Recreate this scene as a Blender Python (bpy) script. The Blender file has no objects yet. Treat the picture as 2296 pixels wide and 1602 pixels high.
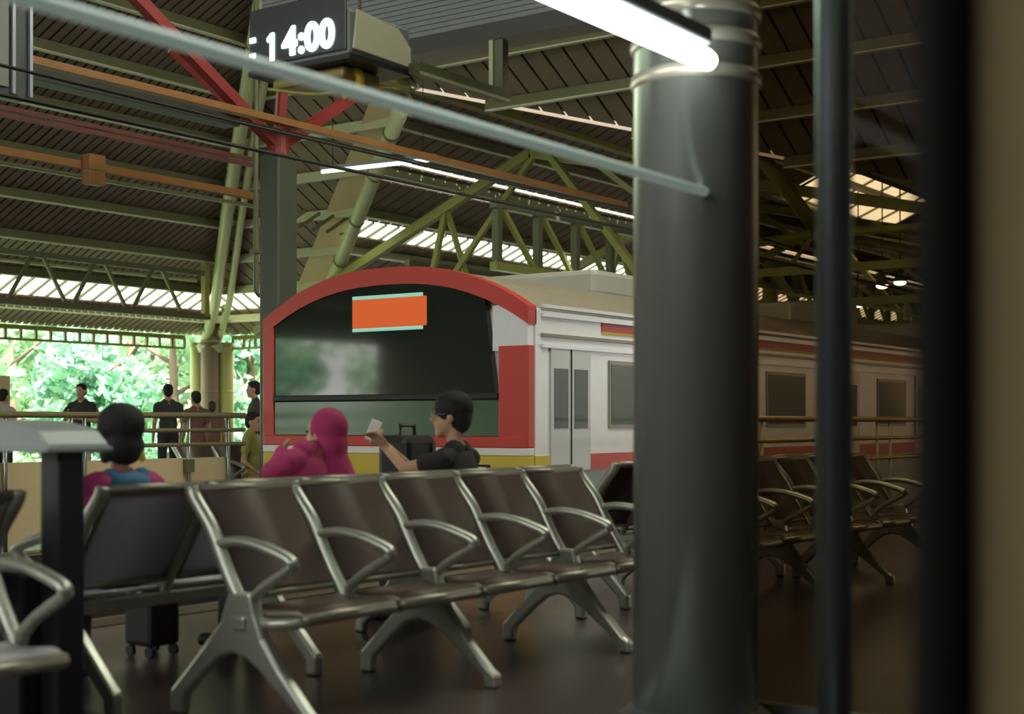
import bpy, bmesh, math, random
import numpy as np
from mathutils import Vector, Matrix
random.seed(7)
rng = np.random.default_rng(7)
sc = bpy.context.scene
COL = sc.collection

# ------------------------------------------------------------------ camera, sky, sun, exposure
# world X runs along the platform (away to the right), Y runs across the tracks (away to the left)
FPX, HY, EYE = 3189.0, 945.0, 1.08
ANG = math.radians(35.1)
S, C = math.sin(ANG), math.cos(ANG)
cam_d = bpy.data.cameras.new('camera')
cam = bpy.data.objects.new('camera', cam_d); COL.objects.link(cam)
cam.location = (0, 0, EYE)
fwd = Vector((C, S, 0))
cam.rotation_euler = fwd.to_track_quat('-Z', 'Y').to_euler()
cam_d.sensor_width = 36.0
cam_d.lens = FPX / 2296 * 36.0
cam_d.shift_y = (HY - 801) / 2296
cam_d.clip_start, cam_d.clip_end = 0.05, 400
cam_d.dof.use_dof = True
cam_d.dof.focus_distance = 13.0
cam_d.dof.aperture_fstop = 2.2
sc.camera = cam

wd = bpy.data.worlds.new('sky'); sc.world = wd; wd.use_nodes = True
bg = wd.node_tree.nodes['Background']
bg.inputs[0].default_value = (1.0, 0.98, 0.92, 1)
bg.inputs[1].default_value = 4.8

sun_d = bpy.data.lights.new('sun', 'SUN'); sun_d.energy = 20.0; sun_d.angle = math.radians(3)
sun_d.color = (1.0, 0.97, 0.88)
sun = bpy.data.objects.new('sun', sun_d); COL.objects.link(sun)
sun.rotation_euler = Vector((0.35, 0.55, -1.0)).to_track_quat('-Z', 'Y').to_euler()

vs = sc.view_settings
vs.view_transform = 'Standard'; vs.look = 'None'; vs.gamma = 1.0; vs.use_curve_mapping = False
vs.exposure = 0.14
sc.cycles.use_denoising = True
sc.cycles.max_bounces = 10
sc.cycles.diffuse_bounces = 6
sc.cycles.sample_clamp_indirect = 6.0


# ------------------------------------------------------------------ helpers
def at(px, py, u=None, v=None, z=None, d=None):
    """a photograph position and one known coordinate -> a point of the place"""
    r = (px - 1148) / FPX; k = (HY - py) / FPX
    if u is not None: v = (S * u - r * C * u) / (C + r * S)
    elif v is not None: u = (C * v + r * S * v) / (S - r * C)
    else:
        if d is None: d = (z - EYE) / k
        cx = r * d; u = S * cx + C * d; v = -C * cx + S * d
    d = C * u + S * v
    return Vector((u, v, EYE + k * d))


MATS = {}
def mat(name, col, rough=0.6, metal=0.0, noise=0.0, scale=8.0, bump=0.0, emit=None, estr=0.0, spec=0.5,
        trans=None, coat=0.0):
    if name in MATS: return MATS[name]
    m = bpy.data.materials.new(name); m.use_nodes = True
    nt = m.node_tree; b = nt.nodes['Principled BSDF']
    b.inputs['Base Color'].default_value = (*col, 1)
    b.inputs['Roughness'].default_value = rough
    b.inputs['Metallic'].default_value = metal
    b.inputs['Specular IOR Level'].default_value = spec
    b.inputs['Coat Weight'].default_value = coat
    if emit is not None:
        b.inputs['Emission Color'].default_value = (*emit, 1)
        b.inputs['Emission Strength'].default_value = estr
    if noise or bump:
        tc = nt.nodes.new('ShaderNodeTexCoord'); nz = nt.nodes.new('ShaderNodeTexNoise')
        nz.inputs['Scale'].default_value = scale; nz.inputs['Detail'].default_value = 6
        nt.links.new(tc.outputs['Object'], nz.inputs['Vector'])
        if noise:
            mx = nt.nodes.new('ShaderNodeMix'); mx.data_type = 'RGBA'
            mx.inputs['A'].default_value = (*[c * (1 - noise) for c in col], 1)
            mx.inputs['B'].default_value = (*[min(1, c * (1 + noise)) for c in col], 1)
            nt.links.new(nz.outputs['Fac'], mx.inputs['Factor'])
            nt.links.new(mx.outputs['Result'], b.inputs['Base Color'])
        if bump:
            bp = nt.nodes.new('ShaderNodeBump'); bp.inputs['Strength'].default_value = bump
            bp.inputs['Distance'].default_value = 0.02
            nt.links.new(nz.outputs['Fac'], bp.inputs['Height'])
            nt.links.new(bp.outputs['Normal'], b.inputs['Normal'])
    if trans is not None:
        tr = nt.nodes.new('ShaderNodeBsdfTranslucent'); tr.inputs[0].default_value = (*col, 1)
        ms = nt.nodes.new('ShaderNodeMixShader'); ms.inputs[0].default_value = trans
        out = nt.nodes['Material Output']
        nt.links.new(b.outputs[0], ms.inputs[1]); nt.links.new(tr.outputs[0], ms.inputs[2])
        nt.links.new(ms.outputs[0], out.inputs[0])
    MATS[name] = m
    return m


class MB:
    """collects shapes for one mesh"""
    def __init__(self): self.v, self.f, self.m = [], [], []
    def add(self, vs_, fs_, mi=0):
        o = len(self.v); self.v += [tuple(p) for p in vs_]
        self.f += [tuple(i + o for i in f) for f in fs_]; self.m += [mi] * len(fs_)
        return self
    def box(self, c, s, rot=None, mi=0):
        c = Vector(c); pts = []
        for dx in (-.5, .5):
            for dy in (-.5, .5):
                for dz in (-.5, .5):
                    p = Vector((dx * s[0], dy * s[1], dz * s[2]))
                    pts.append(c + (rot @ p if rot else p))
        return self.add(pts, [(0, 1, 3, 2), (4, 6, 7, 5), (0, 4, 5, 1), (2, 3, 7, 6), (0, 2, 6, 4), (1, 5, 7, 3)], mi)
    def box2(self, a, b, mi=0):
        a, b = Vector(a), Vector(b)
        return self.box((a + b) / 2, [abs(x) for x in (b - a)], mi=mi)
    def beam(self, p, q, w, h, up=(0, 0, 1), mi=0):
        p, q = Vector(p), Vector(q); d = (q - p)
        L = d.length; d.normalize(); up = Vector(up)
        if abs(d.dot(up)) > .99: up = Vector((1, 0, 0))
        x = d.cross(up).normalized(); y = x.cross(d)
        R = Matrix((x, d, y)).transposed()
        return self.box((p + q) / 2, (w, L, h), R, mi)
    def tube(self, pts, r, n=10, a=1.0, ref=(0, 0, 1), cap=True, mi=0):
        """swept round / oval section; a = width factor across ref plane"""
        pts = [Vector(p) for p in pts]; N = len(pts)
        rs = r if isinstance(r, (list, tuple)) else [r] * N
        ref = Vector(ref); vv, ff = [], []
        for i, p in enumerate(pts):
            t = (pts[min(i + 1, N - 1)] - pts[max(i - 1, 0)]).normalized()
            rf = ref if abs(t.dot(ref)) < .98 else Vector((1, 0, 0))
            x = t.cross(rf).normalized(); y = x.cross(t)
            for k in range(n):
                g = 2 * math.pi * k / n
                vv.append(p + x * (math.cos(g) * rs[i] * a) + y * (math.sin(g) * rs[i]))
        for i in range(N - 1):
            for k in range(n):
                k2 = (k + 1) % n
                ff.append((i * n + k, i * n + k2, (i + 1) * n + k2, (i + 1) * n + k))
        if cap:
            ff.append(tuple(range(n))[::-1]); ff.append(tuple(range((N - 1) * n, N * n)))
        return self.add(vv, ff, mi)
    def lathe(self, c, prof, n=24, mi=0):
        """prof: (r, z) list around vertical axis"""
        c = Vector(c); vv, ff = [], []
        for r, z in prof:
            for k in range(n):
                g = 2 * math.pi * k / n
                vv.append(c + Vector((r * math.cos(g), r * math.sin(g), z)))
        N = len(prof)
        for i in range(N - 1):
            for k in range(n):
                k2 = (k + 1) % n
                ff.append((i * n + k, i * n + k2, (i + 1) * n + k2, (i + 1) * n + k))
        ff.append(tuple(range(n))[::-1]); ff.append(tuple(range((N - 1) * n, N * n)))
        return self.add(vv, ff, mi)
    def prism(self, poly, off, mi=0):
        """planar 3D polygon pushed by vector off"""
        n = len(poly); off = Vector(off)
        a = [Vector(p) for p in poly]; b = [p + off for p in a]
        ff = [tuple(range(n))[::-1], tuple(range(n, 2 * n))]
        ff += [(i, (i + 1) % n, n + (i + 1) % n, n + i) for i in range(n)]
        return self.add(a + b, ff, mi)
    def ellipsoid(self, c, r, rot=None, n=16, m=10, mi=0):
        c = Vector(c); vv, ff = [], []
        for i in range(1, m):
            th = math.pi * i / m
            for k in range(n):
                g = 2 * math.pi * k / n
                p = Vector((r[0] * math.sin(th) * math.cos(g), r[1] * math.sin(th) * math.sin(g), r[2] * math.cos(th)))
                vv.append(c + (rot @ p if rot else p))
        top, bot = len(vv), len(vv) + 1
        for sgn in (1, -1):
            p = Vector((0, 0, sgn * r[2])); vv.append(c + (rot @ p if rot else p))
        for i in range(m - 2):
            for k in range(n):
                k2 = (k + 1) % n
                ff.append((i * n + k, (i + 1) * n + k, (i + 1) * n + k2, i * n + k2))
        for k in range(n):
            k2 = (k + 1) % n
            ff.append((top, k, k2)); ff.append((bot, (m - 2) * n + k2, (m - 2) * n + k))
        return self.add(vv, ff, mi)
    def capsule(self, p, q, r1, r2, n=14):
        p, q = Vector(p), Vector(q); d = (q - p).normalized()
        pts, rs = [], []
        for g in (-80, -55, -30, 0):
            pts.append(p + d * r1 * math.sin(math.radians(g))); rs.append(r1 * math.cos(math.radians(g)))
        for g in (0, 30, 55, 80):
            pts.append(q + d * r2 * math.sin(math.radians(g))); rs.append(r2 * math.cos(math.radians(g)))
        return self.tube(pts, rs, n)
    def mesh(self, name, mats, smooth=False, recalc=True):
        me = bpy.data.meshes.new(name)
        me.from_pydata(self.v, [], self.f)
        for m in (mats if isinstance(mats, (list, tuple)) else [mats]): me.materials.append(m)
        if any(self.m): me.polygons.foreach_set('material_index', self.m)
        if recalc:
            bm = bmesh.new(); bm.from_mesh(me)
            bmesh.ops.recalc_face_normals(bm, faces=bm.faces); bm.to_mesh(me); bm.free()
        if smooth: me.polygons.foreach_set('use_smooth', [True] * len(me.polygons))
        me.update()
        return me


def tag(o, label=None, cat=None, group=None, kind=None):
    if label: o['label'] = label
    if cat: o['category'] = cat
    if group: o['group'] = group
    if kind: o['kind'] = kind
    return o


def org_of(parent):
    while parent is not None and parent.parent is not None: parent = parent.parent
    return Vector(parent.location) if parent is not None else Vector((0, 0, 0))


def thing(name, loc, label=None, cat=None, group=None, kind=None):
    o = bpy.data.objects.new(name, None); COL.objects.link(o)
    o.location = loc; o.empty_display_size = .2
    return tag(o, label, cat, group, kind)


def link(name, me, parent=None, loc=(0, 0, 0)):
    o = bpy.data.objects.new(name, me); COL.objects.link(o); o.location = loc
    if parent is not None: o.parent = parent
    return o


def obj(name, mb, mats, parent=None, smooth=False, bevel=0.0, local=False, auto=True):
    """mb in place coordinates (or local to parent when local=True) -> one mesh object"""
    org = Vector((0, 0, 0))
    if parent is not None:
        if not local: org = org_of(parent)
    else:
        a = np.array(mb.v); org = Vector(((a[:, 0].min() + a[:, 0].max()) / 2, (a[:, 1].min() + a[:, 1].max()) / 2, a[:, 2].min()))
    mb.v = [tuple(Vector(p) - org) for p in mb.v]
    me = mb.mesh(name, mats, smooth)
    o = link(name, me, parent, (0, 0, 0) if parent is not None else org)
    if bevel:
        b = o.modifiers.new('bevel', 'BEVEL'); b.width = bevel; b.segments = 2; b.limit_method = 'ANGLE'
        b.angle_limit = math.radians(40)
    return o


def copy_tree(o, parent=None):
    c = o.copy(); COL.objects.link(c); c.parent = parent
    for ch in list(o.children): copy_tree(ch, c)
    return c


# ------------------------------------------------------------------ materials
M_sheet = mat('roof sheet', (.25, .195, .14), .55, noise=.12, scale=3)
M_deck = mat('roof deck', (.07, .055, .04), .8)
M_purlin = mat('purlin paint', (.17, .17, .09), .5, noise=.1)
M_olive = mat('olive steel paint', (.34, .35, .10), .45, noise=.12, scale=5)
M_pale = mat('pale green steel paint', (.55, .60, .34), .42, noise=.1, scale=5)
M_dolive = mat('dark olive steel paint', (.14, .15, .08), .5)
M_red = mat('red oxide paint', (.26, .03, .03), .5, noise=.1)
M_orange = mat('orange brown paint', (.30, .13, .04), .5, noise=.15)
M_pane = mat('skylight sheet', (.78, .80, .74), .4, trans=.85)
M_floor = mat('platform floor', (.068, .050, .046), .3, noise=.25, scale=1.5, bump=.03)
M_conc = mat('concrete', (.25, .23, .20), .8, noise=.2, scale=4, bump=.2)
M_alu = mat('cast aluminium', (.47, .49, .42), .33, metal=.65, noise=.06)
M_perf = mat('brown perforated steel', (.080, .048, .036), .45, metal=.1, noise=.08)
M_perfg = mat('grey violet steel', (.60, .58, .64), .42, metal=.0)
M_rim = mat('seat rim', (.30, .28, .22), .4, metal=.5)
M_steel = mat('brushed steel', (.33, .38, .36), .32, metal=.8, noise=.06)
M_colsteel = mat('column steel cladding', (.42, .47, .43), .22, metal=.6, noise=.08, scale=2)
M_chrome = mat('shiny band', (.90, .86, .70), .22, metal=.35, coat=.5)
M_dark = mat('dark navy coating', (.018, .020, .028), .45)
M_black = mat('black plastic', (.012, .012, .013), .5)
M_rub = mat('black rubber', (.006, .005, .004), .9, spec=.1)
M_lid = mat('grey lid plastic', (.36, .41, .41), .35)
M_cream = mat('cream panel', (.70, .55, .34), .6, noise=.06)
M_yellow = mat('yellow paint', (.68, .50, .05), .45)
M_tube = mat('lamp tube', (.9, .9, .9), .4, emit=(.93, 1.0, .95), estr=7)
M_led = mat('led digits', (.6, .8, .9), .4, emit=(.72, .93, 1.0), estr=5)
M_lamp = mat('lamp glass', (.9, .9, .9), .4, emit=(.85, .95, 1.0), estr=14)
M_grey = mat('grey display shell', (.27, .29, .285), .5, noise=.05)
M_board = mat('grey louvred screen', (.26, .29, .29), .5)
M_wire = mat('wire', (.02, .018, .015), .6)

# ------------------------------------------------------------------ roof geometry
ZE = 2.99
UM, VL, TL, TM = 22.27, 23.97, .45, .554
VR, ZR, TR, TR2 = 13.65, 6.15, .43, .25          # ridge of the long gable over the tracks
PL = {
    'far': lambda s, t, o=0: Vector((s, VL - t, ZE + t * TL + o)),
    'end': lambda s, t, o=0: Vector((UM - t, s, ZE + t * TM + o)),
    'gab': lambda s, t, o=0: Vector((s, 21.0 - t, ZE + t * TR + o)),
    'gab2': lambda s, t, o=0: Vector((s, 1.0 + t, ZE + t * TR2 + o)),
    'near': lambda s, t, o=0: Vector((s, -8.0 + t, 3.0 + t * TL + o)),
}
POLY = {
    'far': [(-9, 0), (22.27, 0), (9.25, 15.97), (-9, 15.97)],
    'end': [(-8, 0), (8, 13.02), (23.97, 0), (21.0, 0), (13.65, 5.70), (1.0, 0)],
    'gab': [(22.27, 0), (56, 0), (56, 13.4), (19.3, 13.4), (16.57, 7.35)],
    'gab2': [(22.27, 0), (56, 0), (56, 6.6), (19.3, 6.6)],
    'near': [(-9, 0), (22.27, 0), (9.25, 16), (-9, 16)],
}


def clip(poly, axis, val, keep_gt):
    out = []
    for i, p in enumerate(poly):
        q = poly[(i + 1) % len(poly)]
        ip = (p[axis] >= val) == keep_gt; iq = (q[axis] >= val) == keep_gt
        if ip: out.append(p)
        if ip != iq:
            g = (val - p[axis]) / (q[axis] - p[axis])
            out.append(tuple(p[k] + (q[k] - p[k]) * g for k in (0, 1)))
    res = []
    for p in out:
        if not res or abs(p[0] - res[-1][0]) + abs(p[1] - res[-1][1]) > 1e-5: res.append(p)
    return res


def rect_clip(poly, s0, s1, t0, t1):
    for ax, val, gt in ((0, s0, True), (0, s1, False), (1, t0, True), (1, t1, False)):
        poly = clip(poly, ax, val, gt)
        if len(poly) < 3: return []
    return poly


def area(p):
    return abs(sum(p[i][0] * p[(i + 1) % len(p)][1] - p[(i + 1) % len(p)][0] * p[i][1] for i in range(len(p)))) / 2


def split_end(poly):
    """the end slope is notched by the gable: cut it into two simple pieces at the notch tip"""
    return [clip(poly, 0, 13.65, True), clip(poly, 0, 13.65, False)]


ROOF = {}
def roof(key, strips, bands, holes=(), glazed=()):
    f = PL[key]
    root = thing('ceiling', f(*POLY[key][0]), kind='structure')
    ROOF[key] = root
    pieces = split_end(POLY[key]) if key == 'end' else [POLY[key]]
    deck = MB()
    for pc in pieces:
        for (s0, s1, t0, t1) in holes:                       # cells that keep the deck
            q = rect_clip(pc, s0, s1, t0, t1)
            if len(q) >= 3 and area(q) > 1e-4:
                deck.prism([f(s, t, .055) for s, t in q], (0, 0, .03))
    obj('roof_deck', deck, M_deck, root)
    if strips:
        a, b, pitch, tmax = strips
        n = int((b - a) / pitch)
        for i in range(n):
            for (t0, t1) in bands:
                for pc in pieces:
                    q = rect_clip(pc, a + i * pitch + .02, a + (i + 1) * pitch - .02, t0 + .01, min(t1, tmax) - .01)
                    if len(q) >= 3 and area(q) > .01:
                        obj('roof_sheet', MB().prism([f(s, t, 0) for s, t in q], (0, 0, .02)), M_sheet, root)
    for (s0, s1, t0, t1, pitch) in glazed:
        n = max(1, int((s1 - s0) / pitch))
        for i in range(n):
            for pc in pieces:
                q = rect_clip(pc, s0 + i * pitch, s0 + (i + 1) * pitch - .025, t0, t1)
                if len(q) >= 3 and area(q) > .005:
                    obj('skylight_pane', MB().prism([f(s, t, .02) for s, t in q], (0, 0, .012)), M_pane, root)
            if t1 - t0 > .2:
                obj('glazing_bar', MB().beam(f(s0 + i * pitch, t0), f(s0 + i * pitch, t1), .035, .05), M_dolive, root)
    return root


BIG = 99
roof('far', (9.5, 22.3, .17, 9.4), [(0, 1.02), (1.67, 20)],
     holes=[(-BIG, BIG, 0, 1.02), (-BIG, BIG, 1.67, BIG), (-BIG, 11, 1.02, 1.67)], glazed=[(11, 22.2, 1.02, 1.67, .36)])
roof('end', (-8, 23.97, .34, 7.6), [(0, .83), (1.36, 20)],
     holes=[(-BIG, BIG, 0, .83), (-BIG, BIG, 1.36, BIG), (-BIG, 20.8, .83, 1.36)], glazed=[(20.8, 23.6, .83, 1.36, .36)])
roof('gab', (16.6, 29.9, .33, 10.5), [(0, 3.5), (4.0, 5.17), (5.25, 5.62), (5.70, 14)],
     holes=[(-BIG, BIG, 0, 3.5), (-BIG, BIG, 4.0, 5.17), (-BIG, BIG, 5.25, 5.62), (-BIG, BIG, 5.70, 7.5), (-BIG, 30, 7.5, 9.7), (36.8, BIG, 7.5, 9.7), (-BIG, BIG, 9.7, BIG)],
     glazed=[(18, 56, 3.5, 4.0, .36), (17, 56, 5.17, 5.25, 1.1), (17, 56, 5.62, 5.70, 1.1), (30, 36.8, 7.5, 9.7, 1.1)])
roof('gab2', (19, 26, .33, 6.6), [(0, 20)], holes=[(-BIG, BIG, 0, BIG)])
roof('near', None, [], holes=[(-BIG, BIG, 0, 9), (-BIG, 7, 9, 15.6), (18, BIG, 9, 15.6), (-BIG, BIG, 15.6, BIG)],
     glazed=[(7, 18, 9, 15.6, 1.25)])  # unseen skylight in the near slope, added to brighten the train side

# purlins: one bar each, under the sheets
M_litedge = mat('purlin lit edge', (.62, .62, .46), .45)
def purlin(key, a, b, m=None, w=.07, h=.14):
    f = PL[key]
    o = obj('purlin', MB().beam(f(*a, -h / 2 - .01), f(*b, -h / 2 - .01), w, h), m or M_purlin, ROOF[key])
    obj('flange_or_lit_edge', MB().beam(f(*a, -h - .02), f(*b, -h - .02), w * 1.3, .02), M_litedge, o)  # pale strip puts the purlin's lit lower edge into colour
for t_ in (8.5, 9.6, 10.7, 11.8, 12.9):
    purlin('gab', (16.57 + (t_ - 7.35) * .451 + .1, t_), (56, t_))

for k in range(0, 11):
    t = .85 + 1.1 * k
    purlin('far', (-9, t), (22.27 - .815 * t - .1, t), M_purlin)
for k in range(0, 11):
    t = (.85 + 1.1 * k) * .815; z = ZE + t * TM
    hi = 23.97 - t / .815 - .1
    lo = -8 + (z - 3.0) / TL
    if z < ZR:                                            # broken by the gable
        va = VR + (ZR - z) / TR; vb = VR - (ZR - z) / TR2
        if hi - va > .2: purlin('end', (hi, t), (va, t), M_pale if k < 7 else M_purlin)
        if vb > lo: purlin('end', (vb, t), (lo, t), M_purlin)
        purlin('gab', (UM - t + .1, (z - ZE) / TR), (56, (z - ZE) / TR), M_purlin)
        if (z - ZE) / TR2 < 6.5: purlin('gab2', (UM - t + .1, (z - ZE) / TR2), (56, (z - ZE) / TR2), M_purlin)
    else:
        purlin('end', (hi, t), (lo, t), M_purlin)

# ------------------------------------------------------------------ floors and track
def slab(name, a, b, m):
    return tag(obj(name, MB().box2(a, b), m), kind='structure')
tag(slab('floor', (-9, -2.2, -1.2), (60, 6.35, 0), M_floor))
slab('floor', (-9, 9.72, -1.2), (60, 24.6, 0), M_floor)
M_edge = mat('platform edge paint', (.11, .09, .06), .6, noise=.2)
slab('trim_1', (-9, 6.05, 0), (60, 6.25, .006), M_edge)
slab('trim_2', (-9, 9.85, 0), (60, 10.05, .006), M_edge)
slab('track_bed', (-9, 6.35, -1.45), (60, 9.72, -1.2), mat('ballast', (.10, .085, .07), .9, noise=.5, scale=12, bump=.8))
M_gnd = mat('outside ground', (.16, .22, .10), .9, noise=.4, scale=1.5)
slab('ground', (-80, -90, -1.6), (140, 140, -1.46), M_gnd)
for vv in (7.33, 8.70):
    tag(obj('running_rail', MB().box2((-9, vv - .035, -1.2), (60, vv + .035, -1.06)), mat('rail steel', (.2, .16, .13), .4, metal=.8)),
        'long steel running rail under the red and white train', 'rail', 'running rails of the track')

M_wall = mat('added shade wall', (.16, .13, .10), .8, noise=.1, scale=2)
slab('floor', (-9, -8.1, -1.2), (60, -2.2, 0), M_floor)
slab('wall_shade_near', (-9.2, -8.3, 0), (56, -8.1, 3.1), M_wall)  # unseen wall, added to shut out daylight behind the camera
tag(obj('wall_shade_left', MB().box2((-9.2, -8.1, 0), (-9, VL, 4.9)), M_wall), kind='structure')  # unseen wall, added to dim the hall and the windscreen reflection
slab('wall_shade_clerestory', (19.3, 7.45, 4.6), (56, 7.6, 8.75), M_wall)  # opaque wall, added to keep daylight off the gable slope
_a, _b = PL['gab'](16.57, 7.35), PL['gab'](19.3, 13.4)
tag(obj('wall_gablet', MB().prism([Vector((_a.x + .1, _a.y, ZR - .05)), Vector((_b.x + .1, _b.y, 4.6)), Vector((_b.x + .1, _b.y, _b.z + .1)), Vector((_a.x + .1, _a.y, ZR + .1))], (.1, 0, 0)), M_wall), kind='structure')
slab('wall_far_end', (56, -8.1, 0), (56.2, 22, 6.2), M_wall)

# ------------------------------------------------------------------ trees outside
M_leaf = mat('leaf', (.44, .64, .42), .6, noise=.35, scale=.8, trans=.4)
M_leaf2 = mat('leaf deep', (.22, .45, .30), .6, noise=.35, scale=.8, trans=.35)
M_bark = mat('bark', (.16, .12, .08), .9, noise=.3, scale=6, bump=.5)
def tree(u, v, h, r, label, m=M_leaf, n=2300, z0=-1.46):
    root = thing('tree', (u, v, z0), label, 'tree', 'trees outside the hall')
    tk = MB()
    top = Vector((u, v, h - r * .3))
    tk.tube([(u, v, z0), (u + .1, v, z0 + (h - z0) * .4), top], [.22, .16, .06], 8)
    for k in range(6):
        g = k * 1.05 + u; b = Vector((u + .05, v, z0 + (h - z0) * (.3 + .07 * k)))
        tk.tube([b, b + Vector((math.cos(g), math.sin(g), .5)) * r * .7], [.08, .025], 6)
    obj('trunk', tk, M_bark, root, smooth=True)
    blobs = []
    for k in range(15):
        g = rng.uniform(0, 6.28); q = r * rng.uniform(.25, .95)
        blobs.append((u + q * math.cos(g), v + q * math.sin(g), rng.uniform(z0 + .9, h), rng.uniform(.45, .95)))
    lf = MB()
    B = np.array(blobs)[rng.integers(0, 15, n)]
    dirs = rng.normal(size=(n, 3)); dirs /= np.linalg.norm(dirs, axis=1)[:, None]
    P = B[:, :3] + dirs * (B[:, 3] * rng.uniform(.55, 1.1, n))[:, None]
    A1 = rng.normal(size=(n, 3)); A1 /= np.linalg.norm(A1, axis=1)[:, None]
    A2 = np.cross(A1, rng.normal(size=(n, 3))); A2 /= np.linalg.norm(A2, axis=1)[:, None]
    sz = rng.uniform(.10, .24, n)[:, None]
    V = np.stack([P - A1 * sz * 1.3, P + A2 * sz * .55, P + A1 * sz * 1.3, P - A2 * sz * .55], 1).reshape(-1, 3)
    lf.v = [tuple(p) for p in V]; lf.f = [(4 * i, 4 * i + 1, 4 * i + 2, 4 * i + 3) for i in range(n)]; lf.m = [0] * n
    lf.v = [tuple(Vector(p) - Vector(root.location)) for p in lf.v]
    o = link('foliage', lf.mesh('foliage', m, recalc=False), root)
    o['kind'] = 'stuff'
    return root
TL_ = ['bright sunlit broadleaf tree growing outside the open hall side', 'deep green broadleaf tree growing outside the open hall side']
for i, (px, d, h, r) in enumerate([(20, 40, 4.8, 2.3), (110, 44, 5.2, 2.4), (205, 38, 4.0, 1.5), (290, 46, 5.6, 2.6), (385, 41, 5.0, 2.2),
                                   (470, 45, 5.2, 2.4), (560, 42, 4.8, 2.1), (650, 47, 5.3, 2.4), (-80, 43, 5.0, 2.5), (150, 56, 7.0, 3.2),
                                   (340, 58, 7.0, 3.2), (540, 57, 7.0, 3.2)]):
    p = at(px, HY, d=d)
    tree(p.x, p.y, h, r, TL_[i in (2, 6, 9, 11)], M_leaf2 if i in (2, 6, 9, 11) else M_leaf)

for i in range(9):
    tree(-24 + 4.4 * i, 29.5 + (i % 3) * 2.2, 4.8 + (i % 2), 2.0, 'leafy tree in the row behind the far platform, out past the corner column', M_leaf if i % 3 else M_leaf2, n=1500)

# ------------------------------------------------------------------ eave lattices
def lattice(a, b, n, label):
    a, b = Vector(a), Vector(b)
    root = thing('eave_lattice', a, label, 'lattice')
    for dz in (0, -.24):
        obj('chord', MB().beam(a + Vector((0, 0, dz)), b + Vector((0, 0, dz)), .07, .05 if dz else .09), M_olive, root)
    me = None
    for i in range(n + 1):
        p = a.lerp(b, i / n) + Vector((0, 0, -.12))
        if me is None: me = MB().box((0, 0, 0), (.05, .05, .21)).mesh('post', M_purlin)
        link('post', me, root, p - a)
lattice((8.2, VL, ZE - .06), (UM - .75, VL, ZE - .06), 38, 'olive open lattice strip under the long far eave')
lattice((UM, VL - .75, ZE - .06), (UM, 18.0, ZE - .06), 15, 'olive open lattice strip under the short end eave')

# ------------------------------------------------------------------ corner column and hip tubes
cc = at(474, 900, d=31.6); cc.z = 0
root = thing('corner_column', cc, 'clustered olive round column at the far corner of the hall', 'column')
for i, (dx, r) in enumerate(((-.30, .17), (0, .21), (.33, .17))):
    q = cc + Vector((S, -C, 0)) * dx + Vector((C, S, 0)) * (-.14 if i == 1 else 0)
    sh = obj('shaft', MB().lathe(q, [(r * 1.15, 0), (r * 1.15, .25), (r, .28), (r, 1.7), (r * 1.04, 1.71), (r * 1.04, 1.75), (r, 1.76), (r, 2.72), (r * 1.12, 2.76), (r * 1.12, 2.82)], 20),
        M_olive if i != 1 else mat('brown column paint', (.17, .13, .07), .5), root, smooth=False)
obj('capital', MB().lathe(cc, [(.30, 2.6), (.36, 2.75), (.20, 2.95), (.16, 3.25)], 16), M_pale, root)
obj('ledge', MB().lathe(cc, [(.62, 0), (.62, .12), (.5, .14)], 20), M_conc, root)

def hip_tube(name, pts, r, label, m=M_pale, bands=()):
    pts = [Vector(p) for p in pts]
    root = thing(name, pts[0], label, 'roof tube')
    obj('tube', MB().tube(pts, r, 14), m, root, smooth=True)
    for f_ in bands:
        c = pts[0].lerp(pts[-1], f_); d = (pts[-1] - pts[0]).normalized()
        obj('clamp_ring', MB().tube([c - d * .03, c + d * .03], r * 1.12, 14), M_dolive, root)
    return root
f = PL['far']
def hp(t, o): return f(22.27 - .815 * t, t, o)
side = Vector((S, -C, 0))
BN = (.05, .12, .3, .42, .45, .48, .51, .54, .66, .8, .9)
a0 = cc + Vector((0, 0, 2.9)) - side * .12
hip_tube('hip_tube', [a0, hp(2, -.35) - side * .05, hp(5, -.35) - side * .1, hp(11, -.35) - side * .1], .115,
         'thick pale green tube climbing from the corner column under the roof hip', bands=BN)
hip_tube('hip_tube', [a0 + side * .3, hp(2, -.3) + side * .25, hp(5, -.3) + side * .17, hp(11, -.3) + side * .12], .075,
         'thinner pale green tube climbing beside the thick hip tube', bands=BN)
g = PL['gab']
def vp(t, o): return g(22.27 - .7755 * t, t, o)
hip_tube('valley_tube', [vp(2.2, -.3), vp(4, -.3), vp(7.2, -.3)], .125, 'pale green tube under the valley where two roofs meet', bands=(.2, .45, .7, .9))
obj('valley_lining', MB().prism([vp(1.2, -.03), vp(7.1, -.03), vp(7.1, -.03) + Vector((-.05, .55, -.02)), vp(1.2, -.03) + Vector((-.05, .75, -.02))], (0, 0, -.015)),
    M_cream, ROOF['end'])

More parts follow.
